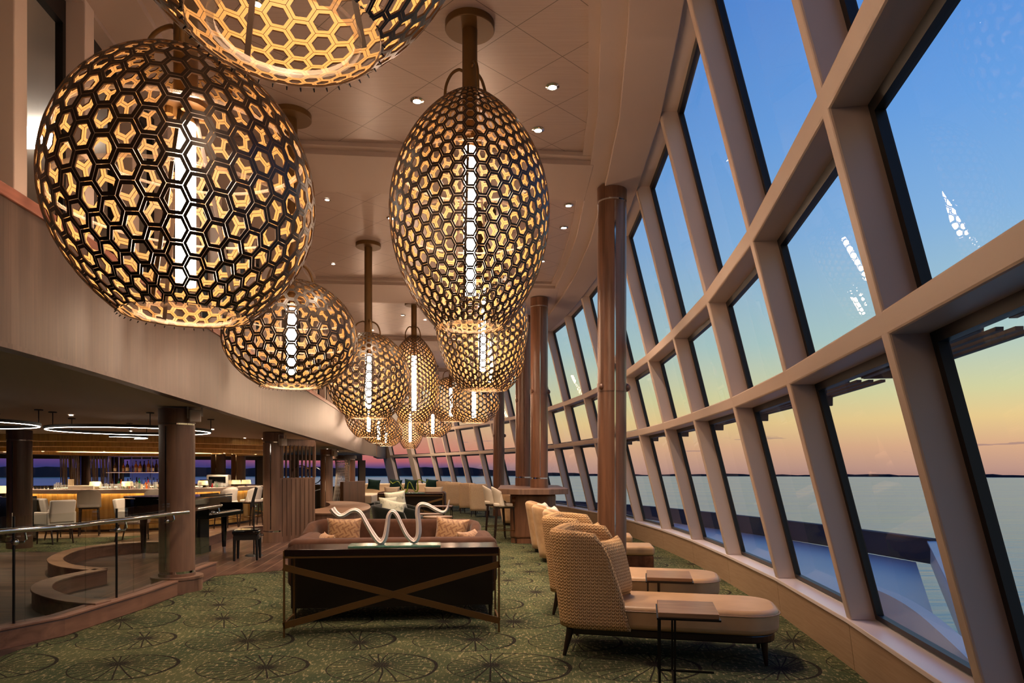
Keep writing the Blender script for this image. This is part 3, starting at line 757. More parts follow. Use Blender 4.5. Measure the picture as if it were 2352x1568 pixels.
def pendant(key, x, y, zb_, label, far=False, tl=None, topz=None):
    T = PT[key]; H = T['H']
    t = thing('pendant_lamp', label, 'pendant lamp', (x, y, zb_), group='gold hexagon lattice pendant lamps')
    t['group'] = 'gold lattice pendant lamps'
    o = bpy.data.objects.new('lattice_shade', T['me']); COL.objects.link(o); o.parent = t
    top = CEIL-zb_
    z1 = H*.80; z0 = H*(.14 if key in ('tall', 'slim') else .12)
    obj('light_tube', MB().cyl((0, 0, z0), (0, 0, z1-.06), .052, n=16), 'tube_light', t, smooth=40)
    obj('stem', MB().cyl((0, 0, z1-.06), (0, 0, z1+.1), .045, n=16).cyl((0, 0, z1+.1), (0, 0, top-.05), .064, n=20), 'bronze_paint', t, smooth=40)
    obj('canopy', MB().lathe([(0, top), (.21, top), (.21, top-.055), (.205, top-.06), (0, top-.06)], n=40), 'bronze_paint', t, smooth=40)
    if topz is None: topz = H
    # crossed brackets carrying the shade, with bolts
    m = MB().cyl((0, 0, z1+.02), (0, 0, z1+.05), .12, n=20)
    for q in range(4):
        a = q*pi/2+.4; m.cyl((.085*cos(a), .085*sin(a), z1-.02), (.085*cos(a), .085*sin(a), z1+.06), .022, n=8)
    obj('hub', m, 'bronze_paint', t, smooth=40)
    for q in range(3):
        a = q*2*pi/3+.9; rr = T['rt']+.07
        pts = [(.06*cos(a), .06*sin(a), H+.20), (.10*cos(a), .10*sin(a), H+.215), (rr*.85*cos(a), rr*.85*sin(a), H+.18), (rr*1.1*cos(a), rr*1.1*sin(a), H+.08), (rr*1.15*cos(a), rr*1.15*sin(a), H-.06)]
        obj('hoop', MB().tube(catmull(pts, 4), .013, n=8), 'bronze_paint', t, smooth=60)
    # clear acrylic rings: equators and bottom rim
    ab = T['z0']/sqrt(1-(T['rb']/T['R'])**(1/PL)); at_ = (H-T['z0'])/sqrt(1-(T['rt']/T['R'])**(1/T['pw']))
    rad = lambda z: T['R']*max(0, 1-((z-T['z0'])/(ab if z < T['z0'] else at_))**2)**(PL if z < T['z0'] else T['pw'])
    zs = [H*.42, H*.66] if not far else []
    for z in zs:
        r = rad(z)-.02; obj('acrylic_ring', MB().lathe([(r, z-.006), (r-.02, z-.005), (r-.02, z+.005), (r, z+.006), (r, z-.006)], n=48), 'acrylic', t, smooth=40)
    rb = T['rb']
    obj('bottom_rim', MB().lathe([(rb+.005, .0), (rb-.07, 0), (rb-.07, .006), (rb+.005, .006), (rb+.005, 0)], n=48), 'acrylic_clear', t, smooth=40)
    obj('acrylic_ring', MB().lathe([(rb-.07, -.006), (rb-.095, -.006), (rb-.095, .012), (rb-.07, .012), (rb-.07, -.006)], n=48), 'acrylic', t, smooth=40)
    if not far:
        m = MB()
        for q in range(40):
            a = 2*pi*q/40; m.cyl(((rb+.004)*cos(a), (rb+.004)*sin(a), -.004), ((rb+.014)*cos(a), (rb+.014)*sin(a), -.014), .004, .002, n=5)
        b_ = obj('rim_studs', m, 'black_matte', t); b_['kind'] = 'stuff'
        for q in range(3):
            a = q*2*pi/3+.35; r = rb-.06
            obj('stay', MB().bar((r*cos(a), r*sin(a), .012), (.05*cos(a), .05*sin(a), z1), .022, .006), 'bronze_dark', t)
    return t
PD = [
 ('round', -.81, 2.45, 3.06, 'nearest round gold lattice pendant cut by the top of the photo', 0),
 ('round', -1.83, 3.83, 2.36, 'large round gold lattice pendant hanging at the left beside the balcony', 0),
 ('tall', -.36, 5.82, 2.71, 'tall egg-shaped gold lattice pendant hanging right of centre, nearest of the tall ones', 0),
 ('flat', -2.36, 7.3, 2.385, 'squat gold lattice pendant just behind the large round one at left', 0),
 ('tall', -.44, 10.06, 2.67, 'egg-shaped gold lattice pendant directly behind the tall nearest egg', 0),
 ('round', -2.42, 11.5, 2.365, 'round gold lattice pendant on a long stem left of the slim tall pendant', 0),
 ('slim', -2.24, 15.6, 2.57, 'slim tall gold lattice pendant hanging centre, between two round ones', 1),
 ('round', -.44, 14.0, 3.12, 'gold lattice pendant partly hidden behind the second egg, its side by the twin columns', 1),
 ('flat', -1.03, 18.5, 2.77, 'squat gold lattice pendant below and behind the two eggs, near the windows', 1),
 ('round', -1.97, 22.0, 3.05, 'half hidden gold lattice pendant left of the squat one near the windows', 1),
 ('flat', -2.9, 25.0, 2.68, 'small far gold lattice pendant right of the lowest far one', 1),
 ('slim', -4.28, 28.7, 2.38, 'lowest far gold lattice pendant in front of the sunset window', 1),
 ('round', -4.30, 20.5, 2.47, 'gold lattice pendant tucked below the round long-stemmed one', 1),
 ('flat', -4.88, 25.0, 2.47, 'far gold lattice pendant with only its lower rim showing under two others', 1),
 ('flat', -5.1, 27.6, 2.45, 'farthest gold lattice pendant at the left end of the cluster', 1),
]
for k_, x_, y_, z_, l_, f_ in PD: pendant(k_, x_, y_, z_, l_, f_)
# ------------------------------------------------------------------ downlights, sensors
dl = None
for n_, (px, py) in enumerate([(958, 232), (1269, 200), (1236, 299), (1306, 472), (1295, 523), (1245, 600), (804, 691), (589, 10), (925, 724), (898, 501)]):
    p = at(px, py, 3.79*F/(PY0-py)); lab = ['round chrome recessed downlight left of the tall egg pendant', 'brightest round recessed downlight right of the tall egg pendant', 'round recessed downlight beside the upper right of the egg pendant', 'recessed downlight near the tray edge above the first column', 'recessed downlight just beyond the one above the first column', 'small recessed downlight at the right rim of the egg pendant', 'small far recessed downlight left of the long stem', 'recessed downlight seen through the nearest lattice pendant', 'tiny far recessed downlight beside the slim pendant stem', 'recessed downlight seen at the left rim of the egg pendant'][n_]
    t = thing('recessed_downlight', lab, 'downlight', (p.x, p.y, 5.3), group='ceiling downlights')
    obj('bezel', MB().lathe([(.040, -.001), (.066, -.001), (.068, -.008), (.042, -.016), (.040, -.001)], n=24), 'chrome', t, smooth=40)
    obj('bulb', MB().cyl((0, 0, -.002), (0, 0, -.006), .040, n=20), 'down_light', t)
    ld_ = bpy.data.lights.new('downlight_beam', 'SPOT'); ld_.energy = 300; ld_.color = (1, .73, .52); ld_.spot_size = radians(95); ld_.spot_blend = .7; ld_.shadow_soft_size = .03
    lo = bpy.data.objects.new('downlight_beam', ld_); COL.objects.link(lo); lo.parent = t; lo.location = (0, 0, -.03)
# ------------------------------------------------------------------ columns
def column(x, y, r, z1, label, bracket=None, bands=True, z0=0, foot=True, mt='walnut', seamang=-1.5, top=True):
    t = thing('column', label, 'column', (x, y, z0), group='wood clad round columns')
    h = z1-z0
    zb1 = .22 if foot else 0
    obj('shaft', MB().cyl((0, 0, zb1+.03 if foot else 0), (0, 0, h-.22), r, n=40), mt, t, smooth=40)
    if top:
        obj('head', MB().cyl((0, 0, h-.20), (0, 0, h-.02), r*1.03, n=40), mt, t, smooth=40)
        obj('band', MB().cyl((0, 0, h-.225), (0, 0, h-.195), r*.985, n=40), 'chrome', t, smooth=40)
    if foot:
        obj('base', MB().cyl((0, 0, 0), (0, 0, zb1), r*1.03, n=40), mt, t, smooth=40)
        obj('band', MB().cyl((0, 0, zb1), (0, 0, zb1+.035), r*.985, n=40), 'chrome', t, smooth=40)
    a = seamang; obj('seam_strip', MB().box((r*cos(a), r*sin(a), h/2+.02), (.012, .016, h-.52), rz=a), 'chrome', t)
    if bracket:
        zz = bracket-z0
        m = MB().cyl((0, 0, zz-.055), (0, 0, zz+.055), r*1.035, n=40)
        obj('collar', m, mt, t, smooth=40)
        obj('knob', MB().sphere((r*1.0, -.02, zz), .055), mt, t, smooth=True)
        obj('knob', MB().sphere((-r*.8, -r*.6, zz), .04), mt, t, smooth=True)
    return t
column(1.31, 8.95, .187, 5.2, 'nearest tall brown wood column rising beside the beige ottoman', 2.57)
column(.585, 14.7, .187, 5.2, 'front column of the pair rising through the octagonal bar table', 3.17, z0=1.08)
column(.27, 16.4, .187, 5.2, 'rear column of the pair rising through the octagonal bar table', 3.15, z0=1.08)
column(-.43, 22.2, .185, 5.2, 'farthest tall brown wood column left of the paired columns', 2.6)
column(-4.17, 8.5, .205, 2.27, 'short brown column standing on the rail plinth at left', None, mt='oak_taupe', seamang=-1.75)
column(-9.45, 13.1, .205, 2.27, 'dark brown column at far left in front of the bar', None, mt='walnut_dark')
column(-4.93, 14.1, .20, 2.27, 'brown column joined to the slatted screen by the planked floor', None, mt='oak_taupe')
column(-6.3, 23.2, .205, 2.2, 'brown column beyond the kidney-shaped wooden bench', None, mt='oak_taupe')
for px, Y, lb in ((501.5, 21.3, 'dark square-looking column behind the coffee machine on the bar'), (547.5, 21.8, 'brown column right of the coffee machine behind the bar')):
    column((px-PX0)/F*Y, Y, .215, 2.2, lb, None, mt='walnut_dark' if px < 520 else 'oak_taupe')
for px, lb in ((193, 'dark wood pier between two metal strand curtains behind the bar'), (269, 'dark wood pier right of the strand curtains behind the bar')):
    column((px-PX0)/F*23.5, 23.5, .19, 2.2, lb, None, mt='walnut_dark')
column(-7.0, 29.5, .22, 2.15, 'brown column beside the twisted strand sculpture', None, mt='walnut')
# plinth + curb + glass rail
cb = [fl(-260, 1580), fl(-120, 1530), fl(0, 1494), fl(149, 1461), fl(247, 1427), fl(327, 1400), fl(411, 1370)+Vector((-.04, .05, 0))]
cb = [(p.x, p.y) for p in cb]
t = thing('rail_curb', 'reddish wood curb under the glass railing along the carpet', 'curb')
obj('curb', MB().strip(cb, offset2(cb, -.17), 0, .16), 'oak_taupe_y', t, bevel=.008)
obj('cap', MB().strip(offset2(cb, .01), offset2(cb, -.18), .16, .185), 'oak_taupe_y', t, bevel=.006)
obj('plinth', MB().cyl((-4.17, 8.5, 0), (-4.17, 8.5, .155), .29, n=40).cyl((-4.17, 8.5, .155), (-4.17, 8.5, .185), .30, n=40), 'oak_taupe', t, smooth=40)
c2 = [(-4.12, 8.6), (-4.17, 9.1), (-4.22, 9.75)]
obj('curb', MB().strip(c2, offset2(c2, -.17), 0, .16), 'oak_taupe_y', t, bevel=.008)
obj('cap', MB().strip(offset2(c2, .01), offset2(c2, -.18), .16, .185), 'oak_taupe_y', t, bevel=.006)
t = thing('glass_railing', 'clear glass railing with chrome handrail in front of the piano floor', 'railing')
gl = catmull([(*p, 0) for p in offset2(cb, -.09)], 6)
def rail_top(y): return 1.5-(1178-1078)/F*y if False else 1.0
GT = 1.10
for s0, s1 in ((0, 15), (15, 22), (22, 30), (30, len(gl)-1)):
    a, c = gl[s0], gl[s1]
    seg = gl[s0:s1+1]
    obj('glass_panel', MB().strip([p[:2] for p in seg], offset2(seg, -.012), .187, GT), 'rail_glass', t)
g2 = [(-4.20, 8.75, 0), (-4.25, 9.2, 0), (-4.3, 9.7, 0)]
obj('glass_panel', MB().strip([p[:2] for p in g2], offset2(g2, -.012), .187, GT), 'rail_glass', t)
hr = [Vector((p.x, p.y, .985)) for p in gl]; hr = [p+Vector((.075, 0, 0)) for p in hr]
hr[-1] = Vector((-3.93, 8.28, .985))
obj('handrail', MB().tube(hr, .025, n=14), 'chrome', t, smooth=60)
obj('handrail', MB().tube([(-4.1, 8.85, .985), (-4.15, 9.3, .985), (-4.2, 9.85, .985)], .025, n=14), 'chrome', t, smooth=60)
def nearest(px):
    return min(gl, key=lambda p: abs(PX0+p.x/p.y*F-px) if p.y > 1 else 1e9)
for px in (40, 273):
    p = nearest(px)
    obj('post', MB().cyl((p.x, p.y, .17), (p.x, p.y, GT), .011, n=10), 'steel_dark', t, smooth=40)
    m = MB().sphere((p.x+.01, p.y, .88), .032).tube([(p.x, p.y, .88), (p.x+.07, p.y+.03, .875), (p.x+.085, p.y+.03, .90), (p.x+.075, p.y+.03, .965)], .009, n=8).cyl((p.x-.06, p.y-.02, .88), (p.x, p.y, .88), .009, n=8)
    obj('bracket', m, 'chrome', t, smooth=40)
for (x, y) in ((-3.98, 7.95), (-4.12, 9.5)):
    obj('bracket', MB().sphere((x-.04, y, .90), .028).tube([(x-.04, y, .90), (x+.03, y, .895), (x+.045, y, .92), (x+.035, y, .965)], .009, n=8), 'chrome', t, smooth=40)
# S-shaped low wall inside
sw = [fl(238, 1381, .2), fl(200, 1379, .2), fl(149, 1372, .2), fl(100, 1356, .2), fl(100, 1340, .2), fl(135, 1326, .2), fl(180, 1316, .2), fl(232, 1306, .2)]
sw2 = [fl(232, 1306, .2), fl(190, 1303, .2), fl(149, 1297, .2), fl(128, 1287, .2), fl(132, 1277, .2), fl(165, 1263, .2), fl(215, 1253, .2), fl(298, 1245, .2), fl(380, 1242, .2)]
def lowwall(pts, nm, lab, w=.10, h=.2):
    c = catmull(pts, 8); t = thing(nm, lab, 'low wall')
    A = offset2(c, w); B = offset2(c, -w)
    obj('body', MB().strip(offset2(c, w-.012), offset2(c, -w+.012), 0, h-.025), 'oak_taupe_y', t)
    obj('cap', MB().strip(A, B, h-.025, h), 'oak_taupe_h', t, bevel=.006)
lowwall(sw, 'curved_low_wall', 'front loop of the S-shaped low wooden wall behind the glass railing')
lowwall(sw2, 'curved_low_wall', 'rear loop of the S-shaped low wooden wall curving toward the piano')
lowwall([fl(455, 1236, .2), fl(500, 1222, .2), fl(545, 1212, .2), fl(606, 1206, .2)], 'curved_low_wall', 'low wooden curb behind the piano stool', h=.2)
# slatted screen beside column
t = thing('slatted_screen', 'wooden cabinet screen with vertical slats beside the brown column', 'screen', (-4.93, 14.1, 0))
obj('cabinet', MB().prism([(.05, .12), (.17, -.1), (.62, .85), (.42, .98)], .0, 1.33), 'oak_taupe', t, bevel=.008)
obj('frame', MB().prism([(.05, .12), (.17, -.1), (.62, .85), (.42, .98)], 2.0, 2.14).bar((.17, -.08, 1.33), (.17, -.08, 2.1), .05, .04).bar((.60, .86, 1.33), (.60, .86, 2.1), .05, .04), 'oak_taupe', t)
for q in range(9):
    f_ = q/8; a = Vector((.19, -.04, 0)).lerp(Vector((.59, .82, 0)), f_)
    obj('slat', MB().bar((a.x, a.y, 1.33), (a.x, a.y, 2.02), .03, .03), 'walnut_dark', t)
for q in range(8):
    f_ = (q+.5)/8; a = Vector((.172, -.1, 0)).lerp(Vector((.622, .85, 0)), f_)
    obj('groove', MB().bar((a.x+.002, a.y, .12), (a.x+.002, a.y, 1.3), .006, .012), 'walnut_dark', t)
# wall speakers on the columns
def speaker(x, y, z, lab, rz=.35, s=1.0):
    t = thing('wall_speaker', lab, 'speaker', (x, y, z), rz, group='white speakers beside the columns')
    obj('cabinet', MB().box((0, 0, 0), (.13*s, .11*s, .15*s)), 'speaker_white', t, bevel=.01)
    obj('grille', MB().cyl((0, -.056*s, 0), (0, -.06*s, 0), .05*s, n=20), 'frame_paint', t)
    obj('bracket', MB().bar((-.08*s, .02, -.03), (-.08*s, .02, .15), .02, .01).bar((-.08*s, .02, .15), (.08*s, .02, .15), .02, .01).bar((.08*s, .02, -.0), (.08*s, .02, .15), .02, .01), 'speaker_white', t)
    return t
speaker(-3.89, 8.38, 2.20-.045, 'small white speaker mounted at the head of the rail column', .5)
speaker(-4.70, 14.0, 2.06, 'small white speaker at the head of the column with slatted screen', .9)
speaker(-6.0, 23.1, 2.04, 'far white speaker near the column beyond the kidney bench', .9, 1.2)
# ------------------------------------------------------------------ FURNITURE HELPERS
def horseshoe(w, L, R, n):
    "open path front-left -> back -> front-right, back at x=0; returns points and outward normals"
    segs = [(L, -w/2), (R, -w/2)]; pts = []; k = max(3, n//4)
    for i in range(k): f = i/k; pts.append((L+(R-L)*f, -w/2, 0, -1))
    for i in range(k+1): a = pi/2*i/k; pts.append((R-R*sin(a), -w/2+R-R*cos(a), -sin(a), -cos(a)))
    h = -w/2+R
    for i in range(1, k): f = i/k; pts.append((0, h+(-2*h)*f, -1, 0))
    for i in range(k+1): a = pi/2*i/k; pts.append((R-R*cos(a), w/2-R+R*sin(a), -cos(a), sin(a)))
    for i in range(1, k+1): f = i/k; pts.append((R+(L-R)*f, w/2, 0, 1))
    return pts
def shell(w, L0, L1, z0, z1, t, R, lean=.1, drop=0.0, n=32, m=8, flare=0.0, front=None, ds=.35, ex=1.5):
    "wrap-around upholstered back; L0/L1 arm length at bottom/top, drop = how much lower the wing tips are"
    rowsO, rowsI = [], []
    for j in range(m+1):
        f = j/m; L = (front(f) if front else L0+(L1-L0)*f); W = w+flare*f
        P = horseshoe(W, L, min(R, W/2-.01), n)
        Q = len(P); O = []; I = []
        for q, (x, y, nx, ny) in enumerate(P):
            s = abs(q/(Q-1)-.5)*2
            zt = z1-drop*max(0, (s-ds)/(1-ds))**ex
            z = z0+(zt-z0)*f; ln = lean*f
            th = t*(1-.25*f)
            O.append((x-ln, y, z)); I.append((x-ln-nx*th, y-ny*th, z))
        rowsO.append(O); rowsI.append(I)
    mb = MB(); Q = len(rowsO[0]); G = []
    # closed loop section: outer up, crown, inner down
    for q in range(Q):
        ring = [rowsO[j][q] for j in range(m+1)]
        a = Vector(rowsO[m][q]); b_ = Vector(rowsI[m][q]); c = (a+b_)/2; hh = t*.28
        ring += [tuple(a.lerp(c, .35)+Vector((0, 0, hh*.8))), tuple(c+Vector((0, 0, hh))), tuple(b_.lerp(c, .35)+Vector((0, 0, hh*.8)))]
        ring += [rowsI[j][q] for j in range(m, -1, -1)]
        G.append(ring)
    k = len(G[0]); mb.v = [p for r in G for p in r]
    for q in range(Q-1):
        for j in range(k): mb.f.append((q*k+j, (q+1)*k+j, (q+1)*k+(j+1) % k, q*k+(j+1) % k)); mb.mi.append(0)
    mb.f += [tuple(range(k-1, -1, -1)), tuple(range((Q-1)*k, Q*k))]; mb.mi += [0, 0]
    return mb
def pillow_mb(w, h, t, n=12):
    G = []; Bk = []
    for i in range(n+1):
        r = []; b_ = []
        for j in range(n+1):
            u = -1+2*i/n; v = -1+2*j/n
            x = u*w/2*(1-.10*(1-v*v)*abs(u)); z = v*h/2*(1-.10*(1-u*u)*abs(v))
            d = t/2*((1-u**4)*(1-v**4))**.55
            r.append((x, -d-.002, z)); b_.append((x, d+.002, z))
        G.append(r); Bk.append(b_)
    m = MB().grid(G).grid([r[::-1] for r in Bk]); k = (n+1)**2
    def id1(i, j): return i*(n+1)+j
    def id2(i, j): return k+i*(n+1)+(n-j)
    for i in range(n):
        for j in (0, n): m.f.append((id1(i, j), id1(i+1, j), id2(i+1, j), id2(i, j))); m.mi.append(0)
        for q in (0, n): m.f.append((id1(q, i), id1(q, i+1), id2(q, i+1), id2(q, i))); m.mi.append(0)
    return m
def pillow(name, lab, loc, w, h, t, mt, rz=0, tilt=0, group=None, cat='pillow', roll=0, scale=1):
    o = obj(name, pillow_mb(w, h, t), mt, smooth=True)
    o.location = loc; o.rotation_euler = (tilt, roll, rz); tag(o, lab, cat, group); return o
def leg(x, y, h, r0, r1, dx=0, dy=0, n=12): return MB().cyl((x+dx, y+dy, 0), (x, y, h), r1, r0, n=n)
def rounded(L, W, r, n=8, both=False):
    pts = []
    def arc(cx, cy, a0, rr):
        for i in range(n+1): a = a0+pi/2*i/n; pts.append((cx+rr*cos(a), cy+rr*sin(a)))
    rb = r if both else .05
    arc(L-r, W/2-r, 0, r); arc(rb, W/2-rb, pi/2, rb); arc(rb, -W/2+rb, pi, rb); arc(L-r, -W/2+r, -pi/2, r)
    return pts
# ------------------------------------------------------------------ chaises
def make_chaise(lab, loc, rz):
    t = thing('chaise_longue', lab, 'chaise longue', loc, rz, 'knit backed chaise longues by the windows')
    out = [(x+.03, y) for x, y in rounded(1.66, .74, .24)]
    ins_ = [(x*.975+.03, y*.93) for x, y in out]
    obj('frame', MB().prism(ins_, .175, .238), 'leg_wood', t, bevel=.01)
    for (x, y, dx) in ((.10, -.33, -.05), (.10, .33, -.05), (1.58, -.26, .02), (1.58, .26, .02)):
        obj('leg', MB().cyl((x+dx, y*1.03, 0), (x, y, .22), .014, .032, n=12), 'leg_wood', t, smooth=40)
    s = obj('seat_cushion', MB().prism([(x+.04, y) for x, y in rounded(1.67, .76, .27, 10)], .237, .425), 'cream_leather', t, smooth=40, bevel=.045, seg=4)
    q = [(x+.04, y*1.0) for x, y in rounded(1.675, .765, .27, 10)]
    obj('piping', MB().tube([(x, y, .388) for x, y in q], .0045, n=6, closed=True), 'piping', s)
    b = shell(.84, .58, .40, .237, .985, .13, .20, lean=.09, drop=.03, n=40, m=14, flare=.03, front=lambda f: .585-.13*f**1.2 - (.06*max(0, (f-.8)/.2)**2))
    obj('backrest', b, 'knit', t, smooth=True)
    return t
CH1 = make_chaise('cream leather chaise longue with brown knit back, nearest the camera', (.455, 5.86, 0), radians(-13.8))
CH2 = dup(CH1, (.46, 7.40, 0), radians(-13.8), 'second chaise longue, behind the nearest one and before the column')
pillow('knit_pillow', 'large brown knit pillow leaning on the nearest chaise longue', (.84, 5.74, .675), .48, .52, .19, 'knit', radians(-13.8+70), radians(-14), 'knit pillows on the chaise longues')
pillow('knit_pillow', 'brown knit pillow on the second chaise longue behind the nearest', (.86, 7.28, .68), .48, .50, .20, 'knit', radians(-13.8+70), radians(-14), 'knit pillows on the chaise longues')
# ------------------------------------------------------------------ C tables
def ctable(lab, loc, rz):
    t = thing('side_table', lab, 'side table', loc, rz, 'narrow stone topped side tables')
    obj('stone_top', MB().box((.21, .25, .513), (.40, .46, .034)), 'marble', t, bevel=.004)
    obj('tray_frame', MB().box((.21, .25, .490), (.42, .50, .012)), 'frame_black', t)
    h = .49; r = .014
    for x in (.0+.02, .12): 
        for y in (.01, .49):
            obj('leg', MB().bar((x, y, .0), (x, y, h), r, r, up=(0, 1, 0)), 'frame_black', t)
    obj('foot', MB().bar((.013, .49, .007), (.42, .49, .007), r, r).bar((.02, .003, .007), (.02, .497, .007), r, r).bar((.12, .003, .007), (.12, .497, .007), r, r).bar((.013, .01, .007), (.42, .01, .007), r, r), 'frame_black', t)
    return t
ctable('narrow stone-topped side table on thin black legs, nearest the camera', (.98, 4.62, 0), radians(-11))
ctable('second stone-topped side table standing before the farther chaise longue', (1.20, 6.13, 0), radians(-11))
# ------------------------------------------------------------------ ottomans
def ottoman(lab, loc, rz=0):
    t = thing('ottoman', lab, 'ottoman', loc, rz, 'cube ottomans by the window wall')
    obj('body', MB().box((0, 0, .145), (.57, .57, .27)), 'ottoman_side', t, bevel=.015)
    obj('cushion', MB().box((0, 0, .345), (.60, .60, .13)), 'cream_leather', t, bevel=.045, seg=4, smooth=40)
    return t
ottoman('cube ottoman with tan leather top, right of the nearest column', (1.75, 9.95, 0), radians(-6))
ottoman('farther cube ottoman, just showing behind the first beside the column', (1.72, 11.55, 0), radians(-6))
# ------------------------------------------------------------------ tub chairs facing the windows
def tub(name, lab, loc, rz, mt, group, w=.74, h=.88, d=.70, legs=True, h0=.07, cat='tub chair', seatm=None, drop=.2, lean=.13):
    t = thing(name, lab, cat, loc, rz, group)
    obj('backrest', shell(w, d, d-.08, h0, h, .12, .24, lean=lean, drop=drop, n=32, m=8, flare=.04), mt, t, smooth=True)
    obj('seat_cushion', MB().prism([(x+.08, y) for x, y in rounded(d-.04, w-.22, .10)], h0, .44), seatm or mt, t, bevel=.05, seg=4, smooth=40)
    obj('plinth', MB().prism([(x+.05, y) for x, y in rounded(d-.1, w-.12, .15, both=True)], 0, h0), 'black_matte', t)
    return t
tub('tub_chair', 'beige velour tub chair facing the windows, nearest of the three before the column', (.58, 9.98, 0), radians(-4), 'velour_beige', 'beige tub chairs facing the windows')
tub('tub_chair', 'middle beige velour tub chair with grey throw pillow, facing the windows', (.46, 11.32, 0), radians(-4), 'velour_beige', 'beige tub chairs facing the windows')
tub('tub_chair', 'beige velour tub chair standing just in front of the octagonal table', (.38, 12.62, 0), radians(-4), 'velour_beige', 'beige tub chairs facing the windows')
tub('tub_chair', 'beige velour tub chair half hidden behind the bar stools', (-.25, 18.6, 0), radians(-4), 'velour_beige', 'beige tub chairs facing the windows')
pillow('throw_pillow', 'pale grey striped pillow on the middle beige tub chair', (.72, 11.4, .70), .44, .40, .14, 'pillow_print', radians(70), radians(-25))
pillow('throw_pillow', 'pale pillow on the tub chair before the octagonal table', (.62, 12.7, .70), .44, .40, .14, 'pillow_print', radians(70), radians(-25))
# ------------------------------------------------------------------ high-back armchairs by the far windows
def highchair(lab, loc, rz):
    t = thing('high_back_armchair', lab, 'armchair', loc, rz, 'textured beige high-back armchairs')
    obj('backrest', shell(.58, .40, .22, .20, 1.02, .10, .10, lean=.10, drop=.05, n=28, m=8, flare=.03), 'boucle', t, smooth=True)
    obj('seat_cushion', MB().prism([(x+.06, y) for x, y in rounded(.58, .40, .08)], .24, .46), 'sofa_cream', t, bevel=.04, seg=3, smooth=40)
    obj('frame', MB().prism([(x+.02, y) for x, y in rounded(.58, .52, .08)], .19, .23), 'leg_wood', t)
    for (x, y, dx) in ((.06, -.23, -.06), (.06, .23, -.06), (.54, -.22, .03), (.54, .22, .03)):
        obj('leg', MB().cyl((x+dx, y, 0), (x, y, .21), .014, .024, n=8), 'leg_wood', t, smooth=40)
    return t
HC1 = highchair('textured beige high-back armchair, nearest of the four by the far windows', (-1.06, 21.5, 0), radians(80))
dup(HC1, (-1.52, 23.1, 0), radians(80), 'second high-back armchair from the front, tucked beside the nearest one')
dup(HC1, (-2.12, 24.6, 0), radians(80), 'third high-back armchair from the front, right of the dark console')
dup(HC1, (-2.68, 26.8, 0), radians(80), 'farthest high-back armchair, its left edge against the window posts')
# ------------------------------------------------------------------ octagonal bar table and stools
t = thing('octagonal_bar_table', 'high octagonal wooden bar table built around the paired columns', 'bar table', (.43, 15.5, 0))
def octo(a, b, c): return [(-a+c, -b), (a-c, -b), (a, -b+c), (a, b-c), (a-c, b), (-a+c, b), (-a, b-c), (-a, -b+c)]
obj('top', MB().prism(octo(.72, 2.0, .42), 1.0, 1.11), 'oak_taupe', t, bevel=.006)
obj('pedestal', MB().prism(octo(.47, 1.68, .16), .10, 1.0), 'walnut', t, bevel=.05, seg=4)
obj('plinth', MB().prism(octo(.45, 1.66, .16), 0, .10), 'walnut', t)
obj('socket', MB().box((-.40, -1.64, .80), (.05, .012, .09), rz=radians(-45)).box((-.40, -1.64, .92), (.07, .012, .05), rz=radians(-45)), 'bronze', t)
def stool(name, lab, loc, rz, group, seat=.74, mt='white_vinyl'):
    t = thing(name, lab, 'bar stool', loc, rz, group)
    obj('seat', MB().prism([(x-.02, y) for x, y in rounded(.46, .42, .08, both=True)], seat-.035, seat+.035), mt, t, bevel=.02, seg=3, smooth=40)
    obj('backrest', shell(.47, .30, .12, seat-.03, seat+.36, .05, .20, lean=.07, drop=.40, ds=.10, ex=2.3, n=40, m=6, front=lambda f: .30-.14*f**2), mt, t, smooth=True)
    obj('seat_rail', MB().prism([(x, y) for x, y in rounded(.42, .40, .08, both=True)], seat-.07, seat-.036), 'leg_wood', t)
    for (x, y) in ((.05, -.17), (.05, .17), (.38, -.17), (.38, .17)):
        obj('leg', MB().cyl((x+(.05 if x > .2 else -.05), y*1.15, 0), (x, y, seat-.05), .013, .020, n=8), 'leg_wood', t, smooth=40)
    r = .26
    obj('foot_rest', MB().bar((.02, -.19, r), (.415, -.19, r), .014, .014).bar((.02, .19, r), (.415, .19, r), .014, .014).bar((.41, -.19, r), (.41, .19, r), .016, .016).bar((.02, -.19, r), (.02, .19, r), .014, .014), 'bronze', t)
    return t
ST = stool('bar_stool', 'cream bar stool with dark legs at the octagonal table, nearer one', (-.36, 14.05, 0), radians(4), 'cream stools at the octagonal table', .78)
dup(ST, (-.58, 15.0, 0), radians(4), 'cream bar stool behind the nearer one at the octagonal table')
# ------------------------------------------------------------------ console with X brace + sculpture
def console(lab, loc, rz, w=1.94):
    t = thing('console_table', lab, 'console table', loc, rz, 'dark console tables with crossed bronze braces')
    obj('top', MB().box((w/2, .22, .757), (w-.02, .44, .058)), 'console_top', t, bevel=.004)
    fr = MB(); r = .016
    for y in (.01, .43):
        for x in (.008, w-.008): fr.bar((x, y, 0 if y < .2 else .10), (x, y, .775), r, r, up=(0, 1, 0))
    for y in (.01, .43): fr.bar((0, y, .715), (w, y, .715), r, r)
    for x in (.008, w-.008):
        fr.bar((x, .01, .715), (x, .43, .715), r, r); fr.bar((x, .01, .10), (x, .06, .13), r, .03); fr.bar((x, .03, .12), (x, .43, .12), r, r)
        fr.bar((x, .43, 0), (x, .43, .12), r, r, up=(0, 1, 0))
    obj('frame', fr, 'bronze_paint', t)
    obj('cross_brace', MB().bar((0, .006, .63), (w, .006, .105), .012, .058), 'bronze_paint', t)
    obj('cross_brace', MB().bar((0, .008, .105), (w, .008, .63), .012, .058), 'bronze_paint', t)
    return t
C1 = console('long dark console table with crossed bronze brace, in the foreground', (-2.04, 6.08, 0), radians(6.2))
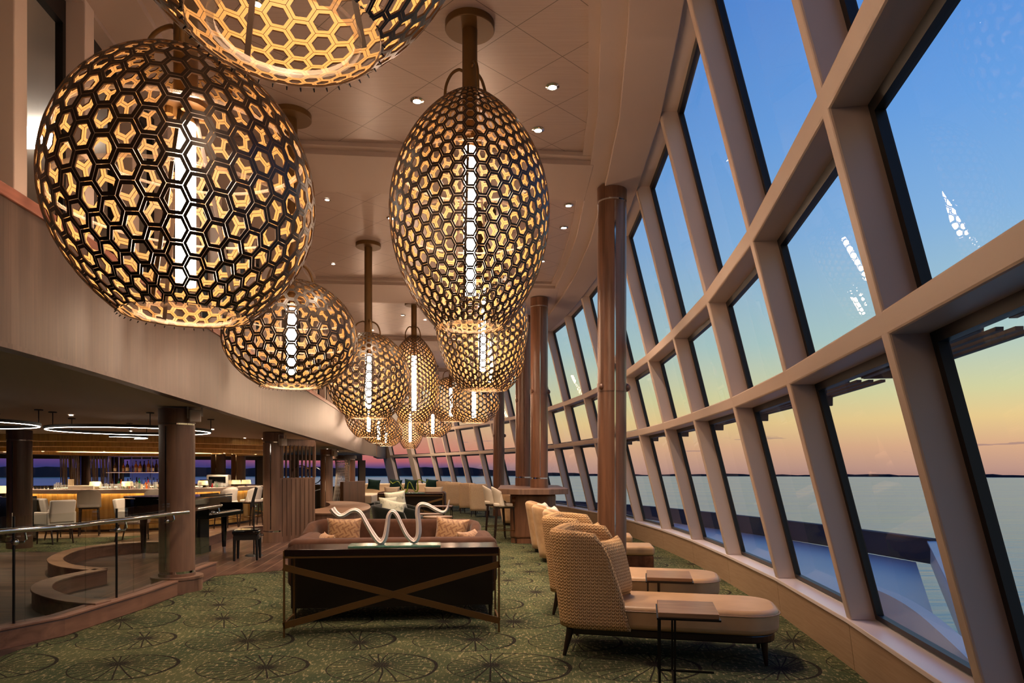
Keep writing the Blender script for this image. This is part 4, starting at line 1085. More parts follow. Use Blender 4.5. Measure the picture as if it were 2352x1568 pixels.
C2 = dup(C1, (-4.00, 20.3, 0), radians(3), 'far dark console table with crossed bronze brace beyond the green chairs')
SP = [(620, 165), (650, 205), (690, 232), (735, 222), (790, 188), (835, 182), (880, 215), (925, 295), (970, 375), (1020, 450), (1062, 478), (1098, 430), (1118, 320), (1130, 235), (1160, 195), (1200, 225), (1245, 320), (1290, 410), (1340, 465), (1378, 462), (1402, 400), (1402, 300), (1392, 210), (1400, 150), (1435, 128), (1490, 142), (1560, 182), (1620, 205), (1660, 180), (1685, 92)]
def sculpture(name, lab, x0, y0, zt, mt, sc=1.0, rz=0, th=1.0):
    # wavy ribbon, measured in metres on its own base plate
    k = 6.25/F/3.92
    pts = [((x-1190)*k*sc, 0, (492-y)*k*sc+.020) for x, y in SP]
    t = thing(name, lab, 'sculpture', (x0, y0, zt), rz)
    obj('ribbon', MB().tube(catmull(pts, 6), lambda f: (1 if f < .9 else 1-.75*(f-.9)/.1)*(1.12-.35*abs(sin(f*9))), n=36, flat=(.052*sc*th, .027*sc*th), ribs=.28, ribn=6), mt, t, smooth=60)
    obj('base_plate', MB().box((0, .0, .009), (.84*sc, .26*sc, .016)), 'slab_glass', t, bevel=.002)
    return t
sculpture('ribbon_sculpture', 'white frosted wavy glass ribbon sculpture on the foreground console', -1.09, 6.38, .787, 'sculpt_glass', 1.0, radians(6.2))
sculpture('ribbon_sculpture', 'green and clear wavy glass sculpture on the far console', -3.06, 20.55, .787, 'green_glass', 1.05, radians(3), .7)
# ------------------------------------------------------------------ sofas
def sofa_a(lab, loc, rz, w=2.08):
    "seen from behind: low back with rolled arms; local x across, +y into the seat"
    t = thing('sofa', lab, 'sofa', loc, rz, 'brown velvet sofas')
    obj('back_panel', MB().box((w/2, .03, .42), (w-.10, .05, .56)), 'espresso', t, bevel=.004)
    obj('backrest', MB().box((w/2, .15, .57), (w, .22, .48)), 'velvet_brown', t, bevel=.07, seg=5, smooth=50)
    for x in (.11, w-.11):
        obj('armrest', MB().box((x, .56, .51), (.22, .82, .60)), 'velvet_brown', t, bevel=.085, seg=5, smooth=50)
    obj('seat_base', MB().box((w/2, .52, .26), (w-.14, .86, .20)), 'velvet_brown', t, bevel=.02)
    for x in (w*.30, w*.70):
        obj('seat_cushion', MB().box((x, .60, .405), (w*.395, .72, .13)), 'velvet_brown', t, bevel=.045, seg=4, smooth=50)
    for x in (.07, w-.07):
        for y in (.07, .9): obj('leg', MB().cyl((x, y, 0), (x, y, .20), .014, .028, n=8), 'leg_wood', t)
    return t
sofa_a('brown velvet sofa with its dark back against the foreground console', (-2.21, 6.66, 0), radians(6.2))
sofa_a('brown velvet sofa behind the far console with crossed brace', (-4.14, 20.9, 0), radians(3))
t = thing('sofa', 'brown velvet curved-arm sofa facing the camera behind the foreground sofa', 'sofa', (-1.68, 9.98, 0), radians(-90), 'brown velvet sofas')
obj('backrest', shell(2.48, .78, .62, .12, .725, .20, .34, lean=.06, drop=.16, n=48, m=8), 'velvet_brown', t, smooth=True)
obj('seat_cushion', MB().prism([(x+.16, y) for x, y in rounded(.72, 2.1, .12)], .22, .43), 'velvet_brown', t, bevel=.05, seg=4, smooth=50)
obj('plinth', MB().prism([(x+.1, y) for x, y in rounded(.7, 2.1, .12)], 0, .14), 'leg_wood', t)
pillow('gold_pillow', 'gold patterned pillow at the left end of the sofa facing the camera', (-2.38, 9.66, .61), .50, .42, .17, 'pillow_gold', radians(2), radians(-14), 'gold patterned sofa pillows')
pillow('gold_pillow', 'gold patterned pillow at the right end of the sofa facing the camera', (-.86, 9.66, .61), .48, .42, .17, 'pillow_gold', radians(-6), radians(-14), 'gold patterned sofa pillows', roll=.08)
pillow('gold_pillow', 'gold pillow corner peeking over the right arm of the foreground sofa', (-.44, 7.42, .65), .40, .40, .15, 'pillow_gold', radians(65), radians(-20), 'gold patterned sofa pillows')
pillow('gold_pillow', 'gold pillow corner peeking over the left arm of the foreground sofa', (-2.02, 7.30, .63), .40, .40, .15, 'pillow_gold', radians(-60), radians(-20), 'gold patterned sofa pillows')
pillow('throw_pillow', 'pink-beige pillow at the left of the far brown sofa', (-3.75, 21.3, .80), .50, .34, .15, 'sofa_cream', 0, -.2)
pillow('throw_pillow', 'pink-beige pillow at the right of the far brown sofa', (-2.45, 21.3, .80), .60, .34, .15, 'sofa_cream', 0, -.2)
# kidney bench
kb = [(692, 1174), (700, 1177.5), (740, 1179), (785, 1178), (822, 1175), (845, 1169.5), (851, 1163), (845, 1157), (825, 1153), (795, 1151), (765, 1151), (748, 1152.5), (757, 1156), (757, 1161), (742, 1166), (718, 1169.5), (700, 1171.5)]
kp = catmull([fl(x, y, .46) for x, y in kb], 4, closed=True); kc = sum((Vector(p) for p in kp), Vector())/len(kp)
t = thing('kidney_bench', 'kidney-shaped wooden plinth table behind the brown sofas', 'table', (kc.x, kc.y, 0))
loc2 = [(p.x-kc.x, p.y-kc.y) for p in kp]
obj('body', MB().prism([(x*.985, y*.985) for x, y in loc2], 0, .44), 'oak_taupe', t)
obj('top', MB().prism(loc2, .435, .465), 'oak_taupe_h', t)
# green velvet chairs with printed pillows
GC = 'dark green velvet tub chairs'
tub('velvet_tub_chair', 'dark green velvet tub chair, nearer one behind the brown sofa', (-2.74, 14.3, 0), radians(-12), 'velvet_green', GC, w=.82, h=.74, d=.86, drop=.14)
tub('velvet_tub_chair', 'dark green velvet tub chair, farther one beside the far console', (-3.00, 15.9, 0), radians(-12), 'velvet_green', GC, w=.82, h=.74, d=.86, drop=.14)
pillow('printed_pillow', 'cream leaf-print pillow with dark piping on the nearer green chair', (-2.48, 14.2, .66), .52, .42, .20, 'pillow_print', radians(24), radians(-16), 'leaf print pillows', roll=.22)
pillow('printed_pillow', 'cream leaf-print pillow on the farther green chair', (-2.70, 15.85, .78), .50, .44, .18, 'pillow_print', radians(22), radians(-12), 'leaf print pillows', roll=-.1)
pillow('printed_pillow', 'cream leaf-print pillow tucked at the left of the nearer green chair', (-2.66, 14.75, .72), .44, .38, .15, 'pillow_print', radians(40), radians(-14), 'leaf print pillows')
# tables among the green chairs
def lowtable(lab, loc, w, d, h, rz=0):
    t = thing('coffee_table', lab, 'coffee table', loc, rz)
    obj('top', MB().box((0, 0, h-.012), (w, d, .024)), 'walnut', t, bevel=.003)
    for x in (-w/2+.02, w/2-.02):
        for y in (-d/2+.02, d/2-.02): obj('leg', MB().bar((x, y, 0), (x, y, h-.02), .02, .02, up=(0, 1, 0)), 'bronze_dark', t)
    return t
lowtable('taller rectangular wood coffee table beyond the green chairs', (-1.95, 17.7, 0), .80, .5, .56)
lowtable('lower rectangular wood coffee table nested before the taller one', (-1.98, 16.6, 0), .62, .5, .43)
t = thing('round_side_table', 'round side table with pale stone top beside the nearer green chair', 'side table', (-1.62, 14.9, 0))
obj('top', MB().cyl((0, 0, .45), (0, 0, .48), .32, n=40), 'marble', t, smooth=40)
obj('stem', MB().cyl((0, 0, .02), (0, 0, .45), .03, n=12).cyl((0, 0, 0), (0, 0, .02), .18, n=24), 'bronze_dark', t, smooth=40)
# far cream sofa with green pillows
t = thing('corner_sofa', 'long cream corner sofa under the far sunset windows', 'sofa', (-4.95, 30.5, 0), radians(3))
obj('backrest', MB().box((-.1, .1, .55), (3.4, .25, .66)), 'sofa_cream', t, bevel=.05, seg=3)
obj('seat_cushion', MB().box((-.1, -.4, .30), (3.4, .85, .34)), 'sofa_cream', t, bevel=.05, seg=3)
obj('side_section', MB().box((-1.68, -2.0, .46), (.28, 2.6, .84)), 'sofa_cream', t, bevel=.05, seg=3)
obj('side_seat', MB().box((-1.2, -1.9, .30), (.72, 2.4, .34)), 'sofa_cream', t, bevel=.05, seg=3)
for q in range(4): obj('leg', MB().cyl((-1.6+q*1.0, -.7 if q else -3.1, 0), (-1.6+q*1.0, -.7 if q else -3.1, .14), .03, n=8), 'leg_wood', t)
for (x, y, lb) in ((-6.55, 32.8, 'at the left corner of the cream sofa'), (-5.55, 33.0, 'left of the green glass sculpture on the cream sofa'), (-4.85, 33.05, 'behind the green glass sculpture on the cream sofa'), (-3.85, 33.1, 'at the right end of the cream sofa')):
    pillow('green_pillow', 'dark green pillow '+lb, (x*.93, y-2.7, .84), .56, .46, .18, 'pillow_green', radians(4), radians(-10), 'dark green pillows on the cream sofa', roll=.1)
# ------------------------------------------------------------------ piano, stool, music stand
t = thing('grand_piano', 'black glossy grand piano behind the glass railing', 'piano', (-5.17, 11.15, 0)); t.scale = (.74, 1, 1.06)
pp = catmull([(0, 0, 0), (-.9, 0, 0), (-1.45, .02, 0), (-1.72, .22, 0), (-1.68, .52, 0), (-1.35, .72, 0), (-.95, .92, 0), (-.6, 1.25, 0), (-.3, 1.42, 0), (0, 1.46, 0)], 5)
P2 = [(p.x, p.y) for p in pp]
obj('case', MB().prism(P2, .66, .96), 'black_gloss', t, bevel=.006)
obj('lid', MB().prism([(x*1.015, y*1.012-.008) for x, y in P2], .975, .995).bar((-1.4, .1, .968), (-.1, .1, .968), .02, .016), 'black_gloss', t)
kb_ = obj('keyboard', MB().box((.14, .73, .68), (.30, 1.44, .06)), 'black_gloss', t, bevel=.004)
obj('white_keys', MB().box((.20, .73, .718), (.15, 1.22, .018)), 'white_vinyl', kb_)
bk = MB()
for q in range(36):
    if q % 7 not in (2, 6): bk.box((.165, .15+q*1.2/36, .732), (.09, .013, .014))
o_ = obj('black_keys', bk, 'black_matte', kb_); o_['kind'] = 'stuff'
for y in (.02, 1.44): obj('cheek', MB().box((.13, y, .76), (.30, .05, .18)), 'black_gloss', t, bevel=.01)
obj('music_desk', MB().box((-.12, .73, 1.0), (.02, .70, .05)), 'black_gloss', t)
for (x, y) in ((-.12, .14), (-.12, 1.32), (-1.42, .38)):
    l_ = obj('leg', MB().cyl((x, y, .09), (x, y, .66), .045, .075, n=8), 'black_gloss', t)
    obj('caster', MB().cyl((x, y, 0), (x, y, .09), .035, n=10), 'chrome', l_, smooth=40)
obj('pedal_lyre', MB().box((-.28, .73, .40), (.08, .34, .52)).box((-.28, .73, .10), (.14, .40, .10)), 'black_matte', t)
t = thing('piano_stool', 'black upholstered piano stool with four square legs', 'stool', (-4.40, 11.35, 0), radians(12))
obj('seat', MB().box((0, 0, .47), (.42, .40, .08)), 'black_gloss', t, bevel=.03, seg=3, smooth=50)
obj('apron', MB().box((0, 0, .39), (.38, .36, .09)), 'black_matte', t)
for x in (-.17, .17):
    for y in (-.16, .16): obj('leg', MB().cyl((x*1.04, y*1.04, 0), (x, y, .40), .018, .028, n=4), 'black_matte', t)
for y in (-.19, .19): obj('adjuster_knob', MB().cyl((.21, y*.6, .40), (.24, y*.6, .40), .02, n=10), 'chrome', t)
t = thing('music_stand', 'tall black music stand beside the piano stool', 'music stand', (-4.48, 11.85, 0), radians(20))
obj('pole', MB().cyl((0, 0, .03), (0, 0, 1.0), .013, n=10), 'black_matte', t)
obj('desk', MB().box((0, 0, 1.02), (.05, .30, .34), M=Matrix.Rotation(radians(14), 3, 'Y')), 'black_matte', t)
obj('base', MB().cyl((0, 0, 0), (0, 0, .03), .16, .13, n=20), 'black_matte', t)
obj('clamp', MB().sphere((.02, -.02, .86), .025), 'chrome', t, smooth=True)
# ------------------------------------------------------------------ bar
BC = (-10.5, 19.3)
t = thing('round_bar', 'round bar with pale counter and glowing gold front', 'bar', (*BC, 0))
ring = lambda r, n=72: [(r*cos(2*pi*k/n), r*sin(2*pi*k/n)) for k in range(n)]
obj('counter', MB().strip(ring(3.35), ring(2.65), .97, 1.03, closed=True), 'bar_white', t, bevel=.006)
obj('counter_edge', MB().strip(ring(3.33), ring(3.22), .93, .97, closed=True), 'bar_white', t)
obj('gold_front', MB().strip(ring(3.0), ring(2.94), .06, .93, closed=True), 'gold_front', t)
obj('light_strip', MB().strip(ring(3.08), ring(3.03), .945, .965, closed=True), 'gold_strip', t)
obj('kick_plate', MB().strip(ring(2.98), ring(2.9), 0, .06, closed=True), 'bronze_dark', t)
m = MB()
for k in range(46):
    a = 2*pi*(k+.5)/46
    if sin(a) < .35: m.box((3.012*cos(a), 3.012*sin(a), .5), (.02, .10, .86), rz=a)
o_ = obj('front_ribs', m, 'gold_metal', t); o_['kind'] = 'stuff'
obj('foot_rail', MB().tube([(3.3*cos(2*pi*k/60), 3.3*sin(2*pi*k/60), .2) for k in range(60)], .018, n=8, closed=True), 'gold_metal', t, smooth=60)
t = thing('bar_canopy', 'stepped round gold canopy ring hanging over the bar', 'canopy', (*BC, 0))
for q, (ra, rb_, za, zb__) in enumerate(((4.6, 3.4, 2.12, 2.268), (4.1, 3.2, 2.02, 2.12), (3.6, 2.9, 1.93, 2.02))):
    obj('ring', MB().strip(ring(ra), ring(rb_), za, zb__, closed=True), 'gold_metal', t)
obj('cove_light', MB().strip(ring(3.19), ring(3.16), 2.03, 2.05, closed=True), 'gold_strip', t)
SA = [(-97, 'third cream bar stool from the left at the gold bar'), (-114, 'second cream bar stool, left of the one facing the bar centre'), (-73, 'cream bar stool at the gold bar, centre of the left group'), (-56, 'cream bar stool at the bar just left of the piano'), (-33, 'cream bar stool at the bar behind the music stand'), (-20, 'cream bar stool at the bar right of the music stand'), (-7, 'cream bar stool at the right end of the bar'), (6, 'farthest cream bar stool at the right side of the bar')]
SA = [(pxx, lb) for pxx, lb in SA]
b0 = None
for k, (ad, lb) in enumerate([(-99, 'cream barrel-back bar stool at the gold bar, beside the dark column'), (-76, 'cream barrel-back bar stool at the centre of the bar front'), (-57, 'cream bar stool mostly hidden by the piano lid'), (-32, 'cream bar stool at the bar just right of the music stand'), (-20, 'cream bar stool next to the last one at the bar, left of the slatted column'), (-9, 'cream bar stool at the right end of the bar'), (-118, 'cream bar stool hidden behind the far left column')]):
    a = radians(ad); R_ = 4.08; p = (BC[0]+R_*cos(a), BC[1]+R_*sin(a), 0)
    rz = a+pi+(.25 if ad < -60 else 0)
    if b0 is None: b0 = stool('bar_stool', lb, p, rz, 'cream stools around the round bar', .68, 'white_fabric')
    else: dup(b0, p, rz, lb)
# back bar tower with shelves
t = thing('back_bar_shelf', 'chrome framed glass shelf tower in the middle of the bar', 'shelf', (-10.35, 19.2, 0))
obj('cabinet', MB().prism([(-.9, -.3), (.95, -.3), (.95, .3), (-.9, .3)], 0, .98), 'walnut_dark', t)
fr = MB()
for x in (-.85, -.2, .35, .9):
    for y in (-.25, .25): fr.bar((x, y, .98), (x, y, 1.86), .02, .02, up=(0, 1, 0))
for z in (1.86, 1.42):
    for y in (-.25, .25): fr.bar((-.85, y, z), (.9, y, z), .016, .016)
obj('frame', fr, 'chrome', t)
obj('shelf', MB().box((.02, 0, 1.415), (1.86, .54, .016)), 'bar_white', t)
obj('mirror', MB().box((.02, .24, 1.5), (1.1, .01, .6)), 'chrome', t)
rb = random.Random(3)
def bottle(lab, loc, kind, h=.28, r=.04, lb=True, group=None):
    t = thing('bottle', lab, 'bottle', loc, 0, group)
    obj('glass_body', MB().lathe([(0, 0), (r, 0), (r, h*.55), (r*.85, h*.63), (r*.33, h*.74), (r*.3, h*.93), (0, h*.93)], n=10), kind, t, smooth=50)
    obj('cap', MB().cyl((0, 0, h*.92), (0, 0, h), r*.36, n=8), 'black_matte', t)
    if lb: obj('label', MB().cyl((0, 0, h*.12), (0, 0, h*.42), r*1.03, n=10, cap=False), 'label_cream', t)
    return t
kinds = ['bottle_dark', 'bottle_amber', 'bottle_dark', 'bottle_amber', 'bottle_amber', 'bottle_amber', 'bottle_dark', 'bottle_amber', 'bottle_dark', 'bottle_amber']
BB = {}
for k in range(10):
    x = -10.35-.76+k*.175; kd = kinds[k]; loc = (x, 19.2-.10+.12*(k % 2), 1.423)
    lab = 'spirit bottle in the row on the upper glass shelf of the bar'
    if kd not in BB: BB[kd] = bottle(lab, loc, kd, group='spirit bottles on the upper bar shelf')
    else: dup(BB[kd], loc, rb.random()*3, scale=(1.15, 1.15, rb.uniform(.95, 1.3)))
BL = {}
for k in range(14):
    x = -10.35-.80+k*.125; kd = ['bottle_dark', 'bottle_green', 'bottle_amber', 'bottle_red', 'glassware'][k % 5]; loc = (x, 19.05+.1*(k % 2), .98)
    lab = 'liquor bottle in the crowded row below the glass shelf of the bar'
    if kd not in BL: BL[kd] = bottle(lab, loc, kd, .27, .038, kd != 'glassware', group='liquor bottles on the lower bar cabinet')
    else: dup(BL[kd], loc, rb.random()*3, scale=(1, 1, rb.uniform(.75, 1.2)))
# glasses and jars on the counter
def ctr(px, back=.25, rr=3.1):
    # point on the front arc of the counter seen at photo column px
    u = (px-PX0)/F; best = None
    for k in range(-175, -4):
        a = radians(k); x = BC[0]+(rr)*cos(a); y = BC[1]+(rr)*sin(a)
        e_ = abs(x/y-u)
        if best is None or e_ < best[0]: best = (e_, x, y)
    return (best[1], best[2])
gt = None
for k in range(6):
    x, y = ctr(83+k*7.5); 
    if gt is None:
        gt = obj('black_tumbler', MB().lathe([(0, 0), (.030, 0), (.034, .085), (.029, .085), (.026, .008), (0, .008)], n=12), 'black_gloss', smooth=50); tag(gt, 'black tumbler in the row at the left end of the bar counter', 'tumbler', 'black tumblers on the bar'); gt.location = (x, y, 1.03)
    else:
        o_ = gt.copy(); COL.objects.link(o_); o_.location = (x, y, 1.03)
gg = None
for k, px in enumerate([127, 132, 137, 142, 147, 152, 230, 236, 243, 249, 256, 262, 268, 274, 281, 287, 293, 300, 306, 312, 322, 330, 345, 352, 360, 455, 462, 475, 495, 503, 510, 518]):
    x, y = ctr(px, rr=3.0+.12*(k % 3)/2)
    h = rb.uniform(.75, 1.3)
    if gg is None:
        gg = obj('bar_glass', MB().lathe([(0, 0), (.034, 0), (.038, .13), (.033, .13), (.030, .01), (0, .01)], n=12), 'glassware', smooth=50); tag(gg, 'clear glass or mixing jar standing along the bar counter', 'glass', 'clear glasses along the bar counter'); gg.location = (x, y, 1.03)
    else:
        o_ = gg.copy(); COL.objects.link(o_); o_.location = (x, y, 1.03); o_.scale = (1, 1, h)
gj = {}
for k, px in enumerate([278, 284, 291, 298, 305, 318, 326, 335, 341, 356, 365, 480, 488, 498, 507, 515]):
    x, y = ctr(px, rr=2.85); kd = ['bottle_red', 'bottle_green', 'label_cream', 'bottle_amber'][k % 4]
    if kd not in gj:
        g_ = obj('garnish_jar', MB().lathe([(0, 0), (.03, 0), (.032, .07), (.018, .085), (.018, .11), (0, .11)], n=10), kd, smooth=50); tag(g_, 'small coloured garnish jar or bitters bottle on the bar counter', 'jar', 'coloured jars on the bar counter'); gj[kd] = g_
    else: g_ = gj[kd].copy(); COL.objects.link(g_)
    g_.location = (x, y, 1.03)
def lamp(lab, loc, w=.13, h=.11, group='small table lamps around the bar'):
    t = thing('table_lamp', lab, 'lamp', loc, 0, group)
    obj('base', MB().cyl((0, 0, 0), (0, 0, .012), .05, n=16).cyl((0, 0, 0), (0, 0, .08), .01, n=8), 'bronze_dark', t)
    obj('lamp_shade', MB().cyl((0, 0, .07), (0, 0, .07+h), w, w*.88, n=24), 'shade_cream', t, smooth=40)
    return t
LM = [(219, 3.0, 'at the bar behind the glasses, left of centre'), (292, 2.95, 'on the bar left of the shelf tower'), (466, 2.9, 'on the bar left of the coffee machine'), (541, 2.95, 'on the bar right of the coffee machine'), (579, 3.1, 'at the right end of the bar counter')]
for px, rr, lb in LM:
    x, y = ctr(px, rr=rr); lamp('small glowing cream-shaded lamp '+lb, (x, y, 1.03))
x, y = ctr(161, rr=3.05); tag(obj('menu_holder', MB().box((x, y, 1.15), (.13, .03, .24)), 'label_cream', bevel=.005), 'upright cream menu holder on the bar counter', 'menu holder')
x, y = ctr(190, rr=3.0); tag(obj('glass_rack', MB().box((x, y, 1.075), (.62, .22, .09)), 'white_vinyl', bevel=.01), 'long white glass rack on the bar counter', 'rack')
t = thing('coffee_machine', 'chrome espresso machine on the right part of the bar', 'coffee machine', (*ctr(502, rr=2.75), 1.03), radians(10))
obj('body', MB().box((0, 0, .17), (.55, .36, .32)), 'inox', t, bevel=.02)
obj('front_panel', MB().box((0, -.185, .2), (.42, .012, .16)), 'black_gloss', t)
obj('cup_rail', MB().bar((-.27, -.16, .37), (.27, -.16, .37), .012, .012).bar((-.27, .16, .37), (.27, .16, .37), .012, .012), 'chrome', t)
obj('blue_light', MB().sphere((-.2, -.19, .16), .022), 'screen_blue', t)
t = thing('till_screen', 'dark tilted till screen on the bar left of the espresso machine', 'screen', (*ctr(472, rr=2.8), 1.03), radians(15))
obj('screen', MB().box((0, 0, .12), (.30, .02, .20), M=Matrix.Rotation(radians(-40), 3, 'X')), 'steel_dark', t)
obj('stand', MB().box((0, .03, .05), (.12, .12, .10)), 'black_matte', t)
# ring lamps under the lower ceiling
def ringlamp(lab, c, R_, z=2.06, start=0, span=2*pi):
    t = thing('ring_lamp', lab, 'ceiling lamp', (*c, z), 0, 'black ring lamps with white light lines')
    n = 72; full = span > 6.2; m = n if full else n//2
    pts = [(R_*cos(start+span*k/m), R_*sin(start+span*k/m)) for k in range(m if full else m+1)]
    def rg(r): return [(p[0]*r/R_, p[1]*r/R_) for p in pts]
    obj('housing', MB().strip(rg(R_+.012), rg(R_-.03), 0, .038, closed=full), 'black_matte', t)
    obj('light_line', MB().strip(rg(R_-.002), rg(R_-.016), -.006, 0, closed=full), 'ring_light', t)
    for q in range(5):
        a = q*2*pi/5+.4
        if full or q < 2: 
            if not full: a = start+span*(q+.5)/2
            obj('suspension_rod', MB().cyl((R_*cos(a), R_*sin(a), .038), (R_*cos(a), R_*sin(a), 2.268-z), .006, n=6).cyl((R_*cos(a), R_*sin(a), 2.256-z), (R_*cos(a), R_*sin(a), 2.268-z), .05, n=16), 'black_matte', t)
    return t
ringlamp('large black ring lamp with white light line left of the rail column', (-5.57, 10.0), 1.06)
ringlamp('black ring lamp cut off by the left edge of the photo', (-6.98, 8.35), 1.0)
ringlamp('small half-ring lamp hanging below the large ring lamp', (-6.62, 11.6), .38, 2.04, -pi/2, pi)
# strand curtains and piers behind the bar
def strands(lab, a, c, z0, z1, twist, n=26):
    t = thing('strand_curtain', lab, 'curtain', (0, 0, 0), 0, None)
    a = Vector(a); c = Vector(c); m = MB(); r_ = random.Random(5)
    for k in range(n):
        f = k/(n-1); p = a.lerp(c, f); q = a.lerp(c, min(1, max(0, f+twist*(.5+.5*sin(k*1.3)))))
        m.cyl((p.x, p.y+r_.uniform(-.06, .06), z1), (q.x, q.y+r_.uniform(-.1, .1), z0), .012, n=5)
    o_ = obj('metal_strands', m, 'strand', t); o_['kind'] = 'stuff'
    obj('top_rail', MB().bar(a+Vector((0, 0, z1+.04)), c+Vector((0, 0, z1+.04)), .16, .1), 'walnut_dark', t)
strands('left curtain of thin metal strands behind the bar', ((137-PX0)/F*22.6, 22.6, 0), ((182-PX0)/F*22.6, 22.6, 0), .3, 2.0, .10, 36)
strands('right curtain of thin metal strands behind the bar', ((205-PX0)/F*22.6, 22.6, 0), ((256-PX0)/F*22.6, 22.6, 0), .3, 2.0, .18, 36)
t = thing('strand_column', 'twisted bundle of metal strands under a wooden ring by the far column', 'sculpture', (-6.45, 26.0, 0))
m = MB()
for k in range(34):
    a = 2*pi*k/34; m.cyl((.28*cos(a), .28*sin(a), 1.9), (.42*cos(a+1.4), .42*sin(a+1.4), .02), .011, n=5)
o_ = obj('metal_strands', m, 'strand', t); o_['kind'] = 'stuff'
obj('wood_ring', MB().cyl((0, 0, 1.9), (0, 0, 2.03), .52, n=36), 'walnut_dark', t, smooth=40)
# ring sculpture, low cabinet and far railing left of the kidney bench
t = thing('loop_sculpture', 'copper and silver open loop sculpture on the dark far cabinet', 'sculpture', (-7.6, 25.4, .94))
obj('copper_loop', MB().tube([(-.25+.34*cos(a), .05*sin(a*2), .36+.34*sin(a)) for a in [radians(40+290*k/30) for k in range(31)]], .03, n=8, flat=(.06, .02)), 'bronze', t, smooth=60)
obj('silver_loop', MB().tube([(.25+.28*cos(a), .05*sin(a*2), .34+.30*sin(a)) for a in [radians(-90+290*k/30) for k in range(31)]], .03, n=8, flat=(.05, .016)), 'steel_dark', t, smooth=60)
tag(obj('sideboard', MB().box((-7.85, 25.5, .47), (1.5, .5, .94)), 'espresso', bevel=.01), 'dark sideboard carrying the loop sculpture', 'sideboard')
tag(obj('low_partition', MB().prism([(-6.35, 25.2), (-6.2, 25.1), (-5.85, 27.2), (-6.0, 27.3)], 0, 1.05), 'walnut', bevel=.01), 'wooden partition panel beside the far column with brown speaker', 'partition')
t = thing('far_railing', 'chrome handrail and posts far behind the slatted screen', 'railing')
obj('handrail', MB().tube([(-6.97, 22.5, .62), (-6.95, 24.2, .76), (-6.93, 26, .84)], .024, n=10), 'chrome', t, smooth=60)
for (x, y, z_) in ((-6.97, 22.7, .63), (-6.95, 24.2, .76), (-6.93, 25.8, .83)): obj('post', MB().cyl((x, y, 0), (x, y, z_), .016, n=8), 'steel_dark', t)
# white dining chairs near the bar
def dining(lab, loc, rz):
    t = thing('dining_armchair', lab, 'chair', loc, rz, 'white dining armchairs by the bar')
    obj('backrest', MB().box((.02, 0, .66), (.09, .50, .46), M=Matrix.Rotation(radians(-10), 3, 'Y')), 'white_fabric', t, bevel=.03, seg=3, smooth=50)
    obj('seat', MB().box((.28, 0, .42), (.50, .50, .12)), 'white_fabric', t, bevel=.03, seg=3, smooth=50)
    for y in (-.26, .26): obj('armrest', MB().box((.24, y, .52), (.44, .06, .26)), 'white_fabric', t, bevel=.02, seg=3, smooth=50)
    for (x, y, dx) in ((.06, -.2, -.08), (.06, .2, -.08), (.48, -.2, .02), (.48, .2, .02)): obj('leg', MB().cyl((x+dx, y, 0), (x, y, .38), .013, .024, n=6), 'leg_wood', t)
    return t
D1 = dining('white dining armchair right of the dark far-left column', (-9.05, 13.75, 0), radians(155))
dup(D1, (-8.25, 14.35, 0), radians(10), 'white dining armchair seen sideways between glass posts before the piano')
dup(D1, (-9.30, 12.2, 0), radians(200), 'white dining armchair cut by the left edge of the photo')
dup(D1, (-10.05, 14.55, 0), radians(60), 'white dining armchair behind the dark far-left column')
tag(obj('dark_cabinet', MB().box((-10.7, 14.2, .47), (1.3, .5, .94)), 'black_gloss', bevel=.01), 'low black glossy cabinet at the far left behind the chairs', 'cabinet')
lamp('cream-shaded table lamp on the black cabinet at the left edge', (-10.55, 14.2, .94), .11, .15)
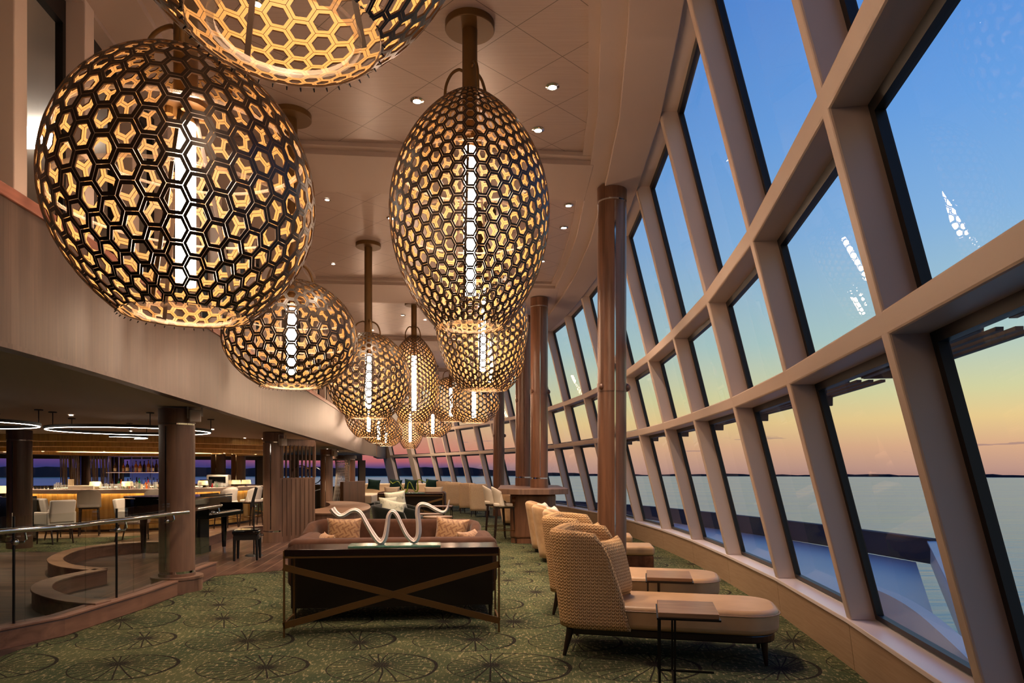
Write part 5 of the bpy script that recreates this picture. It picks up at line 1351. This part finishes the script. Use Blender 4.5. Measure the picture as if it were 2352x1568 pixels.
# ------------------------------------------------------------------ room lights of the lower bar area, and added fill downlights
def area(name, loc, size, e, col=(1, .78, .55), rot=(0, 0, 0)):
    l = bpy.data.lights.new(name, 'AREA'); l.energy = e; l.color = col; l.shape = 'DISK'; l.size = size
    o = bpy.data.objects.new(name, l); COL.objects.link(o); o.location = loc; o.rotation_euler = rot
def pot(lab, loc, e=30, spot=110):
    t = thing('recessed_downlight', lab, 'downlight', loc, group='downlights of the bar ceiling')
    obj('bezel', MB().lathe([(.03, -.001), (.045, -.001), (.048, -.008), (.03, -.01), (.03, -.001)], n=16), 'chrome', t, smooth=40)
    obj('bulb', MB().cyl((0, 0, -.002), (0, 0, -.005), .03, n=16), 'down_light', t)
    l = bpy.data.lights.new('beam', 'SPOT'); l.energy = e; l.color = (1, .76, .52); l.spot_size = radians(spot); l.spot_blend = .8; l.shadow_soft_size = .03
    o = bpy.data.objects.new('downlight_beam', l); COL.objects.link(o); o.parent = t; o.location = (0, 0, -.02)
    return t
for k, a in enumerate([-150, -125, -100, -75, -50, -25, 0]):
    pot('tiny downlight under the gold canopy ring of the bar', (BC[0]+3.25*cos(radians(a)), BC[1]+3.25*sin(radians(a)), 1.928), 130)
LOWS = [(-6.2, 9.6), (-8.4, 11.0), (-7.6, 13.6), (-5.7, 13.0), (-6.2, 17.0), (-12, 12.5), (-5.6, 22.0), (-6.9, 25.5), (-10, 26), (-14, 24), (-10.2, 13.5), (-8.0, 14.6), (-12.8, 13.6), (-10.9, 18.2), (-10.2, 18.1), (-9.6, 18.3), (-6.5, 16.6), (-6.0, 19.3), (-12.2, 29.5), (-16.5, 27), (-7.4, 29), (-19, 24)]  # later entries are extra pots added to brighten stools, bottles and back wall
HIGH_FILL = [(-2.6, 9.6), (-3.3, 12.6), (-.4, 12.2), (-2.2, 17.3), (-3.8, 18.6), (-2.6, 20.2), (-3.6, 23.5), (-4.6, 26.5), (-1.6, 25.4), (-5.3, 30.2), (.5, 19.3)]  # added downlights, set behind pendants to brighten carpet and far window posts
for (x, y) in LOWS: pot('small recessed downlight in the low ceiling over the piano and bar area, some of them added to brighten it', (x, y, 2.268), 130)

for (x, y) in HIGH_FILL:
    t_ = pot('small added fill downlight high in the main ceiling behind the pendants', (x, y, 5.298), 1300 if y > 25 else 300, 165 if y > 25 else 110); t_['group'] = 'added fill downlights of the high main ceiling'
